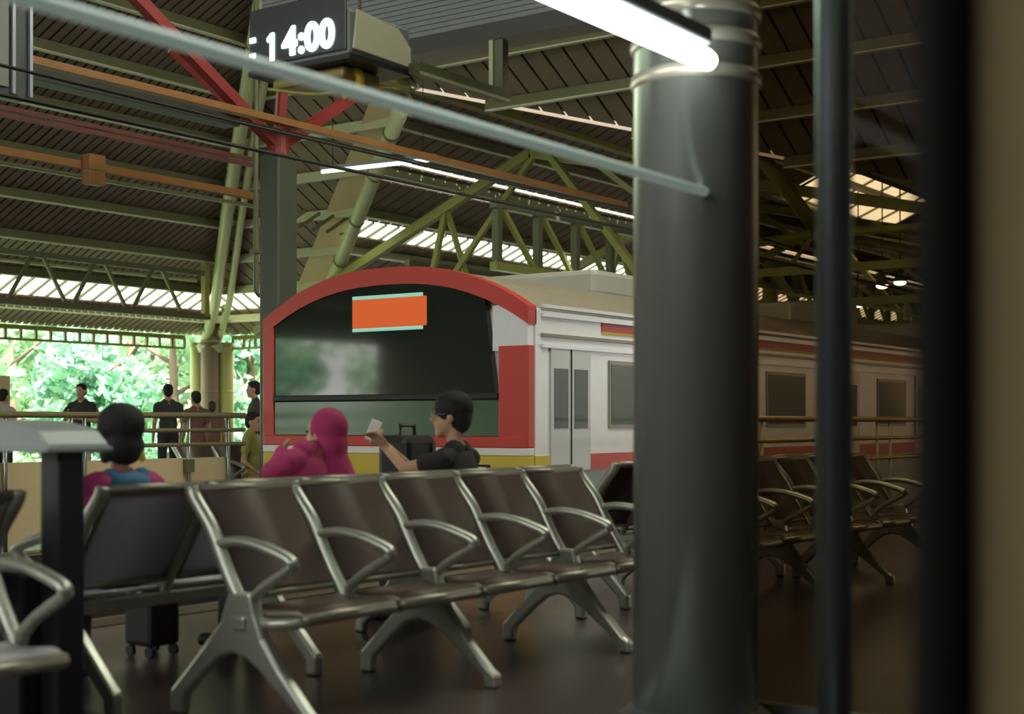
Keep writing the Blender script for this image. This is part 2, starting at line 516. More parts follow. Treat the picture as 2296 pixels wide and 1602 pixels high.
# ------------------------------------------------------------------ warren truss under the far roof
def truss_member(root, name, p, q, w, h, m): return obj(name, MB().beam(p, q, w, h), m, root)
tv = 21.0
zt0, zb0 = 3.98, 3.13
root = thing('roof_truss', (8, tv, zb0), 'dark olive zigzag truss under the far roof slope', 'truss')
truss_member(root, 'top_chord', (8, tv, zt0), (19.5, tv, zt0), .09, .10, M_dolive)
truss_member(root, 'top_rail', (8, tv + .25, zt0 - .12), (19.4, tv + .25, zt0 - .12), .05, .06, M_pale)
truss_member(root, 'bottom_chord', (8, tv, zb0), (19.5, tv, zb0), .09, .11, M_dolive)
u = 15.51 - 1.34 * 5
while u < 19.2:
    truss_member(root, 'diagonal', (u - .1, tv, zt0), (u - .62, tv, zb0), .05, .06, M_dolive)
    truss_member(root, 'diagonal', (u + .1, tv, zt0), (u + .62, tv, zb0), .05, .06, M_pale if False else M_purlin)
    u += 1.34
truss_member(root, 'end_post', (19.4, tv, zb0), (19.4, tv, zt0 + .3), .12, .12, M_olive)

# ------------------------------------------------------------------ platform column with red braces
pc = at(624, 1000, v=10.55); pc.z = 0
root = thing('platform_column', pc, 'dark grey green square column with red braced head beyond the train', 'column')
obj('shaft', MB().box2(pc + Vector((-.14, -.14, 0)), pc + Vector((.14, .14, 3.86))), mat('dark column paint', (.075, .085, .065), .5), root, bevel=.02)
obj('base_plate', MB().box2(pc + Vector((-.2, -.2, 0)), pc + Vector((.2, .2, .04))), M_dolive, root)
hd = pc + Vector((0, 0, 4.0))
obj('head', MB().lathe(pc + Vector((0, 0, 3.84)), [(.13, 0), (.11, .08), (.10, .3)], 12), M_red, root)
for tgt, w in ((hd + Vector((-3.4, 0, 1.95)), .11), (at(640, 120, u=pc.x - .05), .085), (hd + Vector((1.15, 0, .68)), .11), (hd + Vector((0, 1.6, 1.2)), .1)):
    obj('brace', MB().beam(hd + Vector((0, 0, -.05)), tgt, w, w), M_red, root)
    obj('brace_lit_edge', MB().beam(hd + Vector((0, 0, -.05)) - side * w * .55, tgt - side * w * .55, .018, .05), mat('pinkish lit edge', (.55, .35, .30), .4), root)  # pinkish strip stands for the lit edge of the red brace

# drain pipe beside the column
dp = at(574, 600, v=11.6)
zb_ = at(574, 662, v=11.6).z
root = thing('drop_pipe', (dp.x, dp.y, zb_), 'dark pipe dropping from the roof beside the platform column', 'pipe')
obj('pipe', MB().tube([(dp.x, dp.y, 8.4), (dp.x, dp.y, zb_ + .04), (dp.x + .02, dp.y - .02, zb_), (dp.x + .25, dp.y - .1, zb_)], .03, 8), M_dolive, root, smooth=True)
obj('clip', MB().box((dp.x, dp.y, 3.0), (.1, .1, .05)), M_dolive, root)

# ------------------------------------------------------------------ service beams and wires along the platform
def longbeam(name, px, py, v, u0, u1, w, h, m, label, cat):
    p = at(px, py, v=v)
    return tag(obj(name, MB().box2((u0, v - w / 2, p.z - h / 2), (u1, v + w / 2, p.z + h / 2)), m, bevel=.004), label, cat)
longbeam('cable_tray', 300, 192, 10.33, -9, 17.5, .10, .07, M_orange, 'orange brown cable tray running to the red column head', 'cable tray')
longbeam('gutter', 300, 222, 10.75, -9, 10.3, .22, .12, mat('black gutter', (.03, .027, .022), .5), 'black gutter channel beneath the orange cable tray', 'gutter')
for k, dy in enumerate((0, 14)):
    longbeam('conduit', 200, 282 + dy, 12.2, -9, 12.0, .05, .05, mat('dark red conduit', (.16, .05, .04), .5), 'dark red conduit pipe slung under the far roof', 'conduit')
    COL.objects[-1]['group'] = 'dark red conduits'
b2 = at(200, 374, v=13.2)
longbeam('service_beam', 200, 374, 13.2, -9, 13.3, .09, .09, M_orange, 'orange brown service beam with a hanging box under the far roof', 'beam')
longbeam('lamp_rail', 250, 408, 13.4, -9, 13.3, .05, .045, M_pale, 'pale lamp rail running below the orange service beam', 'rail')
bx = at(207, 382, v=13.1)
root = thing('junction_box', (bx.x, 13.1, bx.z - .16), 'orange brown junction box hanging on the service beam', 'box')
obj('casing', MB().box2((bx.x - .11, 13.0, bx.z - .17), (bx.x + .11, 13.14, bx.z + .17)), M_orange, root, bevel=.01)
obj('seam', MB().box2((bx.x - .112, 12.995, bx.z - .012), (bx.x + .112, 13.14, bx.z + .008)), M_dolive, root)
def wire(px, py, v, sag, label, r=.012):
    p = at(px, py, v=v); pts = []
    for i in range(80):
        u = -6 + i * .8; q = (u % 16) / 16
        pts.append((u, v, p.z - sag * 4 * q * (1 - q)))
    tag(obj('overhead_wire', MB().tube(pts, r, 6), M_wire, smooth=True), label, 'wire')
wire(900, 402, 8.0, .02, 'black overhead wire running just above the train roof', .016)
wire(900, 330, 8.0, .12, 'black sagging catenary wire above the overhead wire', .013)
wire(700, 300, 10.0, .04, 'thin black feeder wire passing the red column head', .010)
# strip lamps hung across the hall
def strip_lamp(p, q, label, lit=True):
    p, q = Vector(p), Vector(q)
    root = thing('strip_lamp', (p + q) / 2, label, 'lamp')
    obj('housing', MB().beam(p + Vector((0, 0, .05)), q + Vector((0, 0, .05)), .09, .05), M_grey, root)
    obj('glow_tube', MB().tube([p, q], .022, 8), M_tube, root, smooth=True)
    for e in (p.lerp(q, .1), p.lerp(q, .9)):
        obj('hanger', MB().tube([e + Vector((0, 0, .06)), e + Vector((0, 0, 1.6))], .006, 5), M_wire, root)
strip_lamp(at(722, 386, u=15.2), at(975, 358, u=15.2), 'white strip lamp hung across the hall beside the valley tube')

# ------------------------------------------------------------------ trusses of the gable over the tracks
def gable_truss(u, label, detail=True):
    root = thing('gable_truss', (u, VR, 3.3), label, 'truss', 'gable trusses over the tracks')
    apex = Vector((u, VR, ZR - .5)); fe = Vector((u, 20.2, ZE - .15)); ne = Vector((u, 3.4, ZE + .35))
    obj('far_chord', MB().beam(fe, apex, .16, .16), M_olive, root)
    obj('near_chord', MB().beam(ne, apex, .16, .16), M_olive, root)
    lv = 12.0
    for q in ((u, 15.9, 3.35), (u + .4, 15.2, 3.3)):
        obj('web', MB().beam(apex.lerp(fe, .28), q, .09, .09), M_olive, root)
    obj('web', MB().beam(apex + Vector((0, -.05, -.05)), (u, 15.6, 3.35), .09, .09), M_olive, root)
    obj('web', MB().beam(apex + Vector((0, -.1, .25)), (u - .6, 11.2, 3.4), .11, .11), M_olive, root)
    obj('web', MB().beam(apex + Vector((0, -1.0, -.1)), (u + .6, 10.0, 3.4), .09, .09), M_olive, root)
    obj('tie', MB().beam((u, 17.0, 3.35), (u, 6.0, 3.35), .10, .12), M_olive, root)
    return root
for i, u in enumerate((20.0, 26.0, 32.0, 39.0, 47.0)):
    gable_truss(u, 'olive gable truss spanning the tracks under the long roof')
longbeam('ridge_beam', 1196, 268, 13.65, 15.8, 56, .20, .26, M_olive, 'olive ridge beam along the top of the long roof', 'beam')

def pratt(v, z0, z1, u0, u1, step, label):
    root = thing('long_truss', (u0, v, z0), label, 'truss')
    obj('top_chord', MB().box2((u0, v - .06, z1 - .06), (u1, v + .06, z1 + .06)), M_dolive, root)
    obj('bottom_chord', MB().box2((u0, v - .06, z0 - .06), (u1, v + .06, z0 + .06)), M_olive, root)
    u = u0 + .1
    while u < min(u1, 40):
        obj('post', MB().box2((u - .055, v - .055, z0), (u + .055, v + .055, z1)), M_dolive, root)
        if u + step < u1: obj('diagonal', MB().beam((u + .08, v, z1), (u + step - .05, v, z0), .07, .07), M_olive, root)
        u += step
pratt(12.0, 3.32, 4.22, 16.6, 54, 1.05, 'olive lattice girder running along the tracks')
pratt(17.2, 3.5, 4.1, 21.0, 54, 1.4, 'slender olive lattice girder under the far roof edge of the tracks')
# knee brace at the right
kb = at(1838, 522, u=20.5)
root = thing('knee_brace', kb, 'olive tubular knee brace with bracket under the dark end roof', 'brace')
obj('strut', MB().tube([at(1690, 330, u=19.2), kb], .11, 12), M_olive, root, smooth=True)
obj('arm', MB().tube([at(1700, 545, u=20.9), kb], .07, 10), M_olive, root, smooth=True)
obj('arm', MB().tube([kb, at(2100, 508, u=19.6)], .07, 10), M_olive, root, smooth=True)
obj('arm', MB().tube([kb, at(2060, 566, u=23)], .09, 10), M_olive, root, smooth=True)
obj('gusset', MB().box(kb, (.3, .06, .3)), M_olive, root)
# lit lamps far down the tracks
for i, (px, py, v) in enumerate(((1924, 682, 9.5), (1978, 640, 9.0), (2018, 632, 8.4))):
    p = at(px, py, v=v)
    root = thing('pendant_lamp', p, ['lit pendant lamp low over the far train roof', 'smaller lit pendant lamp of the close pair down the tracks', 'larger lit pendant lamp of the close pair down the tracks'][i], 'lamp')
    obj('shade', MB().lathe(p, [(.13, .0), (.11, .05), (.04, .12), (.02, .16)], 14), M_grey, root)
    obj('bulb', MB().ellipsoid(p + Vector((0, 0, -.015)), (.105, .105, .05)), M_lamp, root, smooth=True)
    obj('rod', MB().tube([p + Vector((0, 0, .15)), p + Vector((0, 0, 2.0))], .012, 6), M_dolive, root)
# overhead gantry brackets down the tracks
for i, u in enumerate((22.5, 29.0, 36.0)):
    root = thing('wire_gantry', (u, 10.3, 0), 'olive overhead line gantry post with side arms beside the track', 'gantry', 'overhead line gantries')
    obj('post', MB().box2((u - .1, 10.3, 0), (u + .1, 10.5, 3.35)), M_olive, root)
    obj('arm', MB().box2((u - .05, 6.4, 3.0), (u + .05, 10.3, 3.12)), M_pale, root)
    obj('stay', MB().beam((u, 10.35, 3.5 - .2), (u, 8.0, 2.85), .05, .05), M_pale, root)
    for vv in (7.2, 8.0, 8.9):
        obj('insulator', MB().lathe((u, vv, 2.72), [(.05, 0), (.07, .06), (.05, .1), (.07, .16), (.04, .28)], 10), M_cream, root)

# ------------------------------------------------------------------ the train
M_white = mat('train white steel', (.80, .81, .83), .32, metal=.25, noise=.05)
M_trroof = mat('train roof', (.28, .235, .175), .6, noise=.12)
M_trred = mat('train red', (.58, .055, .045), .38)
M_trgl = mat('train dark glass', (.022, .028, .024), .06, spec=.6, coat=.3)
M_trlow = mat('lower mask green reflection', (.10, .17, .11), .16, spec=.6)  # dark glossy mask; the green it reflects is put into its colour
M_tryel = mat('train yellow', (.66, .50, .06), .45)
M_trwb = mat('train white band', (.85, .83, .80), .45)
M_trwin = mat('side window glass', (.13, .17, .17), .08, spec=.7, coat=.4)
M_sign = mat('destination sign', (.3, .05, .01), .5, emit=(1.0, .15, .025), estr=.46)
M_signe = mat('sign glint', (.3, .6, .5), .5, emit=(.35, .8, .62), estr=.42)
UT, V0, V1 = 9.54, 6.52, 9.52
VCN = (V0 + V1) / 2; HW = (V1 - V0) / 2
ZS, ZC, ZB = 2.02, 2.42, -.30
train = thing('commuter_train', (UT, VCN, -1.06), 'white commuter train with red, white and yellow striped dark-windowed front', 'train')
def crown(n=16, inset=0.0):
    pts = []
    for i in range(n + 1):
        g = i / n; v = V0 + inset + (2 * HW - 2 * inset) * g
        x = (v - VCN) / HW
        pts.append((v, ZS - inset + (ZC - ZS) * (1 - abs(x) ** 2.4)))
    return pts
L_CAR = 20.0
def loft(prof, u0, u1, thick=None):
    mb = MB()
    mb.prism([(u0, v, z) for v, z in prof], (u1 - u0, 0, 0))
    return mb
obj('body_shell', loft([(V0, ZB), (V1, ZB), (V1, ZS), (V0, ZS)], UT + .04, UT + L_CAR), M_white, train, bevel=.03)
obj('roof', loft([(V0 + .01, ZS - .02), (V1 - .01, ZS - .02)] + crown(16, .012)[::-1], UT + .06, UT + L_CAR), M_trroof, train)
for k, (za, m) in enumerate(((2.03, M_white), (1.955, M_white), (1.79, M_rim), (1.70, M_white))):
    obj('gutter_rib', MB().box2((UT + .15, V0 - .022, za - .014), (UT + L_CAR - .1, V0, za + .014)), m, train)
def on_front(v0, v1, z0, z1, t, m, name, parent=train, bevel=.008, off=0.0):
    return obj(name, MB().box2((UT - t - off, v0, z0), (UT + .06 - off, v1, z1)), m, parent, bevel=bevel)
# red arched cap over the windscreen
cr = crown(20); inn = [(v, z - .15) for v, z in cr]
arch = MB()
for i in range(len(cr) - 1):
    q = [cr[i], cr[i + 1], inn[i + 1], inn[i]]
    arch.prism([(UT - .035, v, z) for v, z in q], (.12, 0, 0))
obj('front_cap', arch, M_trred, train)
gl = [(v, z - .15) for v, z in cr if V0 + .36 < v < V1 - .1]
ws = obj('windscreen', MB().prism([(UT - .02, v, z) for v, z in gl] + [(UT - .02, V1 - .13, 1.315), (UT - .02, V0 + .34, 1.315)], (.08, 0, 0)), M_trgl, train)
obj('corner_panel', MB().prism([(UT - .03, V0 + .01, 1.66), (UT - .03, V0 + .36, 1.66), (UT - .03, V0 + .36, 2.03), (UT - .03, V0 + .18, 2.05), (UT - .03, V0 + .01, 1.98)], (.08, 0, 0)), M_white, train)
on_front(V0, V0 + .30, .86, 1.70, .034, M_trred, 'front_post')
on_front(V1 - .14, V1, .86, 1.95, .034, M_trred, 'front_post')
on_front(V0 + .30, V1 - .14, 1.262, 1.315, .05, M_black, 'wiper_ledge')
on_front(V0 + .30, V1 - .14, .95, 1.262, .022, M_trlow, 'lower_mask')
on_front(V0 + .02, V1 - .02, .86, .95, .038, M_trred, 'red_band')
on_front(V0, V1, .795, .86, .036, M_trwb, 'white_band')
on_front(V0, V1, .40, .795, .033, M_tryel, 'yellow_band')
on_front(V0, V1, .0, .40, .033, M_trred, 'skirt')
on_front(V0 + .2, V1 - .2, -.25, .02, .1, M_black, 'bumper')
sg = on_front(7.58, 8.42, 1.90, 2.155, .03, M_sign, 'destination_sign')
for z0, z1 in ((2.15, 2.185), (1.868, 1.90)):
    on_front(7.62, 8.42, z0, z1, .031, M_signe, 'sign_glint', parent=sg)  # glints above and below the sign, shaped as glowing strips
for vv in (V0 + .55, V1 - .55):
    h = on_front(vv - .17, vv + .17, .60, .72, .05, M_black, 'headlight_bezel')
    on_front(vv - .14, vv + .14, .615, .70, .056, mat('headlight lens', (.6, .65, .6), .12), 'headlight_lens', parent=h)
# side stripes
def on_side(u0, u1, z0, z1, t, m, name, parent=train, bevel=.0):
    return obj(name, MB().box2((u0, V0 - t, z0), (u1, V0 + .02, z1)), m, parent, bevel=bevel)
on_side(UT + 1.1, UT + L_CAR - .1, 1.865, 1.94, .008, M_trred, 'upper_red_stripe')
on_side(UT + 1.1, UT + L_CAR - .1, 1.84, 1.865, .008, M_tryel, 'upper_yellow_stripe')
on_side(UT + .75, UT + L_CAR - .1, .66, .80, .010, M_trred, 'lower_red_stripe')
on_side(UT + .06, UT + .55, .40, .795, .010, M_tryel, 'yellow_return')
on_side(UT + .75, UT + L_CAR - .1, -.28, .655, .006, mat('lower train side', (.22, .26, .24), .4, metal=.3), 'lower_side')
def side_window(u0, u1, z0, z1):
    fr = on_side(u0 - .035, u1 + .035, z0 - .035, z1 + .035, .012, M_rim, 'window')
    on_side(u0, u1, z0, z1, .016, M_trwin, 'pane', parent=fr)
def side_door(u0, w, win=True):
    d = on_side(u0, u0 + w, .66, 1.70, .014, mat('door steel', (.58, .60, .61), .35, metal=.25), 'door', bevel=.004)
    for k in range(2):
        a = u0 + w * (.08 + .5 * k)
        on_side(a, a + w * .34, 1.02, 1.52, .018, M_trwin, 'door_pane', parent=d)
    on_side(u0 + w / 2 - .008, u0 + w / 2 + .008, .66, 1.70, .019, M_black, 'door_seam', parent=d)
side_door(UT + .28, .62)
u = UT + 1.25
while u < UT + L_CAR - 2.6:
    side_window(u, u + .95, 1.05, 1.58)
    side_door(u + 1.35, 1.25)
    u += 3.25
for k in range(4):
    u = UT + 2.2 + 4.6 * k
    obj('roof_unit', MB().box2((u, VCN - .75, ZC - .12), (u + 2.2, VCN + .75, ZC + .14)), mat('roof unit', (.42, .42, .38), .5), train, bevel=.05)
for u in (UT + 2.5, UT + L_CAR - 3.5):
    bg_ = obj('bogie', MB().box2((u - 1.1, VCN - .9, -.85), (u + 1.1, VCN + .9, -.28)), M_black, train)
    for du in (-.8, .8):
        for vv in (7.33, 8.70):
            obj('wheel', MB().tube([(u + du, vv - .06, -.64), (u + du, vv + .06, -.64)], .42, 20), mat('wheel steel', (.2, .17, .15), .4, metal=.8), bg_)

# ------------------------------------------------------------------ railings
def railing(u0, u1, v, zs, posts, label, rm, pm, kick=None):
    root = thing('platform_railing', (u0, v, 0), label, 'railing')
    for i, z in enumerate(zs):
        obj('rail', MB().tube([(u0, v, z), (u1, v, z)], .028 if i == 0 else .02, 10), rm, root, smooth=True)
    for u in posts:
        obj('post', MB().tube([(u, v, 0), (u, v, zs[0])], .018, 8), pm, root, smooth=True)
    if kick:
        obj('kick_panel', MB().box2((u0, v + .03, .04), (kick[0], v + .06, kick[1])), M_cream, root, bevel=.004)
        q = at(424, 1045, v=v)
        obj('latch_box', MB().box2((q.x - .05, v - .02, q.z - .06), (q.x + .05, v + .06, q.z + .06)), M_dolive, root)
    return root
vr = 10.15
railing(3.0, at(548, 940, v=vr).x, vr, (1.135, .995, .86), [3.2, 5.0, 6.6] + [at(p, 940, v=vr).x for p in (12, 160, 190, 424, 512)],
        'olive brown railing with cream kick panels on the far platform', mat('railing brown', (.33, .28, .14), .4, metal=.3), M_steel,
        kick=(at(521, 1040, v=vr).x, .735))
railing(11.2, 19.5, 5.35, (1.10, .905, .70), [11.4, at(1967, 1000, v=5.35).x, at(1996, 1000, v=5.35).x - .0, 16.6, 18.4],
        'cream yellow lit railing beside the train at the dark platform end', mat('railing cream', (.55, .42, .20), .4, metal=.2), mat('railing post cream', (.62, .58, .42), .4))

# ------------------------------------------------------------------ benches
def bez(pts, n=8):
    """smooth curve through points (Catmull-Rom)"""
    P = [Vector(p) for p in pts]; out = []
    for i in range(len(P) - 1):
        a, b, c, d = P[max(i - 1, 0)], P[i], P[i + 1], P[min(i + 2, len(P) - 1)]
        for k in range(n):
            t = k / n
            out.append(.5 * ((2 * b) + (c - a) * t + (2 * a - 5 * b + 4 * c - d) * t * t + (3 * b - a - 3 * c + d) * t ** 3))
    out.append(P[-1]); return out
PITCH = .53
POST = [(0, .838), (.015, .80), (.10, .70), (.145, .62), (.20, .52), (.26, .43), (.29, .38)]
ARM = [(.125, .63), (.22, .648), (.33, .642), (.44, .615), (.505, .59), (.50, .565), (.44, .53), (.37, .49), (.315, .445), (.29, .40)]
LEG = [(.215, .47), (.325, .47), (.345, .40), (.385, .31), (.46, .215), (.60, .075), (.632, .055), (.632, 0), (.575, 0), (.570, .045),
       (.37, .195), (.30, .235), (.235, .248), (.17, .232), (.10, .18), (-.025, .065), (-.03, 0), (-.09, 0), (-.09, .085), (.06, .235), (.17, .35)]
BACK = [(.006, .822), (.052, .748), (.098, .674), (.144, .600), (.190, .526), (.235, .452)]
SEAT = [(.275, .402), (.33, .392), (.42, .398), (.50, .405), (.535, .395)]
BM = {}
def sweep_sheet(prof, x0, x1, th, sy):
    pts = bez([(0, w, z) for w, z in prof], 4); fr = []; bk = []
    for k, p_ in enumerate(pts):
        t_ = (pts[min(k + 1, len(pts) - 1)] - pts[max(k - 1, 0)]).normalized()
        n_ = Vector((0, -t_.z, t_.y)) * th
        fr.append(p_); bk.append(p_ + n_)
    return MB().prism([(x0, sy * q.y, q.z) for q in fr + bk[::-1]], (x1 - x0, 0, 0))
def smooth_sides(me):
    for q in me.polygons: q.use_smooth = len(q.vertices) == 4
    return me
def bench_meshes(sy, pm):
    key = (sy, pm.name)
    if key in BM: return BM[key]
    d = {}
    X = lambda pr: [Vector((0, sy * w, z)) for w, z in pr]
    d['post'] = MB().tube(bez(X(POST), 4), .027, 12, a=1.0, ref=(1, 0, 0)).mesh('arm_frame', M_alu, True)
    d['arm'] = MB().tube(bez(X(ARM), 5), [.019] * 12 + [.021] * 12 + [.019] * 22, 10, a=1.25, ref=(0, sy * .3, 1)).mesh('armrest', M_alu, True)
    d['leg'] = MB().prism([(-.026, sy * w, z) for w, z in LEG], (.052, 0, 0)).mesh('leg', M_alu)
    g = .035
    d['back'] = smooth_sides(sweep_sheet(BACK, g, PITCH - g, .014, sy).mesh('back_panel', pm))
    rim = MB()
    for w, z, r in ((.006, .826, .019), (.238, .447, .014)):
        rim.tube([(g - .005, sy * w, z), (PITCH - g + .005, sy * w, z)], r, 10)
    for x in (g, PITCH - g):
        rim.tube([(x, sy * w, z) for w, z in BACK], .010, 8)
    d['brim'] = rim.mesh('back_rim', M_rim, True)
    d['seat'] = smooth_sides(sweep_sheet(SEAT, g, PITCH - g, .016, sy).mesh('seat_panel', pm))
    rim = MB().tube([(g - .01, sy * .54, .385), (PITCH - g + .01, sy * .54, .385)], .023, 10)
    for x in (g, PITCH - g): rim.tube([(x, sy * w, z) for w, z in SEAT], .011, 8)
    d['srim'] = rim.mesh('seat_rim', M_rim, True)
    d['foot'] = MB().lathe((0, 0, 0), [(.034, 0), (.034, .012), (.02, .02)], 12).mesh('foot_pad', M_black)
    d['bracket'] = MB().tube([(0, sy * .28, .365), (.02, sy * .40, .36), (.05, sy * .53, .375)], .022, 8).mesh('seat_bracket', M_alu, True)
    BM[key] = d
    return d
def bench(u0, v, sy, n, legs, label, pm=M_perf, group='steel waiting benches'):
    d = bench_meshes(sy, pm)
    root = thing('waiting_bench', (u0, v, 0), label, 'bench', group)
    for i in range(n + 1):
        x = i * PITCH
        a = link('arm_frame', d['post'], root, (x, 0, 0)); link('armrest', d['arm'], a)
    for i in range(n):
        x = i * PITCH
        b = link('back_panel', d['back'], root, (x, 0, 0)); link('back_rim', d['brim'], b)
        s_ = link('seat_panel', d['seat'], root, (x, 0, 0)); link('seat_rim', d['srim'], s_)
        link('seat_bracket', d['bracket'], root, (x, 0, 0))
    for i in legs:
        l = link('leg', d['leg'], root, (i * PITCH, 0, 0))
        bv = l.modifiers.new('bevel', 'BEVEL'); bv.width = .012; bv.segments = 2
    bm_ = MB().box2((-.04, sy * .25, .335), (n * PITCH + .04, sy * .31, .385))
    obj('beam', bm_, M_alu, root, local=True, bevel=.008)
    return root
U1 = 3.61
bench(U1, 3.98, -1, 5, (0, 2, 4), 'steel bench with curved armrests and brown seats facing away from the train')
bench(3.40, 4.22, 1, 6, (0, 2, 4, 6), 'steel bench back to back behind the brown seats, facing the train', M_perfg)
bench(2.66 - 3 * PITCH, 3.98, -1, 3, (0, 2), 'steel bench beside the domed bin, with grey seats', M_perfg)
bench(3.04 - 3 * PITCH, 4.22, 1, 3, (0, 2), 'lit-look pale steel bench backing onto the bench beside the bin', mat('lit-look pale steel', (.60, .64, .66), .4))  # panels made pale so they look lit on their dim side
bench(7.05, 3.98, -1, 6, (0, 2, 4, 6), 'shadowed steel bench beyond the big round column, facing away from the train')
bench(7.05, 4.22, 1, 6, (0, 2, 4, 6), 'shadowed steel bench beyond the big round column, facing the train')
be = at(552, 1000, v=11.55)
bench(be.x - 2 * PITCH, 11.55, -1, 2, (0, 2), 'small steel bench on the far platform behind the railing')

# ------------------------------------------------------------------ domed bin
bb = at(140, 1200, v=4.16); bb.z = 0
root = thing('waste_bin', bb, 'waste bin with grey domed lid on dark navy posts between benches', 'bin')
for dv in (0, .62):
    obj('post', MB().box2(bb + Vector((-.055, -.055 + dv, 0)), bb + Vector((.055, .055 + dv, 1.0))), M_dark, root, bevel=.012)
lid = MB(); nL = 14
prof = []
for i in range(nL + 1):
    g = -1 + 2 * i / nL
    prof.append((.31 + g * .40, 1.0 + .085 * math.sqrt(max(0, 1 - abs(g) ** 2.2))))
poly = [(-.13, a, z) for a, z in prof] + [(-.13, .71, .985), (-.13, -.09, .985)]
lid.prism([bb + Vector(p) for p in poly], (.26, 0, 0))
obj('lid', lid, M_lid, root, bevel=.02)
obj('lid_rim', MB().box2(bb + Vector((-.14, -.10, .972)), bb + Vector((.14, .72, .992))), M_lid, root, bevel=.006)
obj('container', MB().box2(bb + Vector((-.11, .08, .03)), bb + Vector((.11, .54, .55))), M_dark, root, bevel=.015)
obj('foot_plate', MB().box2(bb + Vector((-.16, -.08, 0)), bb + Vector((.16, .70, .03))), M_dark, root, bevel=.006)

# ------------------------------------------------------------------ big column, tube lamp, lamp reflection streak
ck = at(1560, HY, d=5.0); ck.z = 0
RC = .219
ZTOP = 9.0
root = thing('round_column', ck, 'big round grey green steel column with shiny bands beside the benches', 'column')
obj('shaft', MB().lathe(ck, [(RC, .02), (RC, 7.3)], 64), M_colsteel, root, smooth=False)
for p in root.children[0].data.polygons: p.use_smooth = len(p.vertices) == 4
obj('base_ring', MB().lathe(ck, [(RC + .05, 0), (RC + .05, .05), (RC + .01, .08)], 48), M_steel, root)
for py in (155, 72, 4, -78):
    z = at(1560, py, d=4.79).z
    obj('shiny_band', MB().lathe(ck + Vector((0, 0, z)), [(RC + .001, -.024), (RC + .010, -.015), (RC + .013, 0), (RC + .010, .015), (RC + .001, .024)], 64), M_chrome, root, smooth=True)
def u_rod(pxe, pye, d, u0, r, m):
    e = at(pxe, pye, d=d)
    return Vector((u0, e.y, e.z)), e
p, e = u_rod(1596, 140, 4.72, -1.0, .04, M_tube)
root = thing('tube_lamp', e, 'long glowing white tube lamp reaching the big round column', 'lamp')
obj('glow_tube', MB().tube([p, e + Vector((-.06, 0, 0)), e + Vector((-.02, 0, 0)), e], [.036, .036, .03, .012], 16), M_tube, root, smooth=True)
obj('housing', MB().box2(p + Vector((0, -.03, .045)), e + Vector((-.05, .03, .10))), M_grey, root, bevel=.01)
obj('end_cap', MB().tube([e + Vector((-.02, 0, 0)), e + Vector((.06, .02, 0))], .012, 12), M_steel, root)
obj('wall_clip', MB().beam(e + Vector((-.3, 0, .09)), Vector((ck.x - .18, ck.y - .10, e.z + .09)), .03, .03), M_steel, root)
tr0 = e.copy()
p, e = u_rod(1580, 430, 4.74, -1.0, .016, M_steel)  # lamp reflection in window glass, built as a faintly glowing rod
root = thing('reflection_streak', e, 'thin dim pale green lamp reflection shaped as a glowing rod, level from the big round column', 'lamp')
obj('glow_tube', MB().tube([p, e], .0165, 12), mat('reflection streak glow', (.6, .72, .66), .35, emit=(.62, .80, .70), estr=.17), root, smooth=True)
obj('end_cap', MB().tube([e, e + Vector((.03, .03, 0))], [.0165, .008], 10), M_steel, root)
# slender pole
sp = at(1870, HY, d=3.0); sp.z = 0
root = thing('slender_pole', sp, 'slender dark steel pole standing right of the big round column', 'pole')
obj('pole', MB().tube([sp, sp + Vector((0, 0, 6.7))], .038, 32), mat('pole steel', (.24, .30, .32), .22, metal=.85), root, smooth=True)
obj('flange_or_lit_edge', MB().lathe(sp, [(.08, 0), (.08, .015), (.045, .03)], 24), M_steel, root)
# near door leaf at the right edge
R_ = Vector((S, -C, 0)); F_ = Vector((C, S, 0))
dl = F_ * 1.15 + R_ * .40
root = thing('door_leaf', (dl.x, dl.y, 0), 'olive tan door leaf with black rubber edge close at the right', 'door')
M_door = mat('olive tan door', (.46, .37, .20), .6, noise=.08)
def camquad(d0, d1, x0, x1, z0, z1):
    return MB().prism([F_ * d + R_ * x + Vector((0, 0, z0)) for d, x in ((d0, x0), (d0, x1), (d1, x1), (d1, x0))], (0, 0, z1 - z0))
obj('leaf', camquad(1.15, 1.19, .374, 1.15, .0, 2.3), M_door, root, bevel=.006)
obj('rubber_edge', camquad(1.13, 1.21, .337, .374, .0, 2.3), M_rub, root, bevel=.02)

# tinted glass screen between column, pole and door leaf
gm_ = bpy.data.materials.new('tinted glass'); gm_.use_nodes = True
nt = gm_.node_tree; nt.nodes.clear()
o_ = nt.nodes.new('ShaderNodeOutputMaterial'); t_ = nt.nodes.new('ShaderNodeBsdfTransparent'); t_.inputs[0].default_value = (.48, .41, .33, 1)
g_ = nt.nodes.new('ShaderNodeBsdfGlossy'); g_.inputs['Roughness'].default_value = .05
lw = nt.nodes.new('ShaderNodeFresnel'); lw.inputs[0].default_value = 1.1; mx_ = nt.nodes.new('ShaderNodeMixShader')
nt.links.new(lw.outputs[0], mx_.inputs[0]); nt.links.new(t_.outputs[0], mx_.inputs[1]); nt.links.new(g_.outputs[0], mx_.inputs[2]); nt.links.new(mx_.outputs[0], o_.inputs[0])
def glass_screen(a, b, label):
    a, b = Vector(a), Vector(b); d = (b - a).normalized(); n = Vector((-d.y, d.x, 0)) * .006
    root = thing('glass_screen', (a + b) / 2, label, 'glass screen')
    obj('pane', MB().prism([a + Z0 * .06, b + Z0 * .06, b + Z0 * 3.4, a + Z0 * 3.4], n), gm_, root)
    obj('bottom_channel', MB().beam(a + Z0 * .03, b + Z0 * .03, .05, .06), M_steel, root)
    obj('top_channel', MB().beam(a + Z0 * 3.42, b + Z0 * 3.42, .05, .06), M_steel, root)
Z0 = Vector((0, 0, 1))
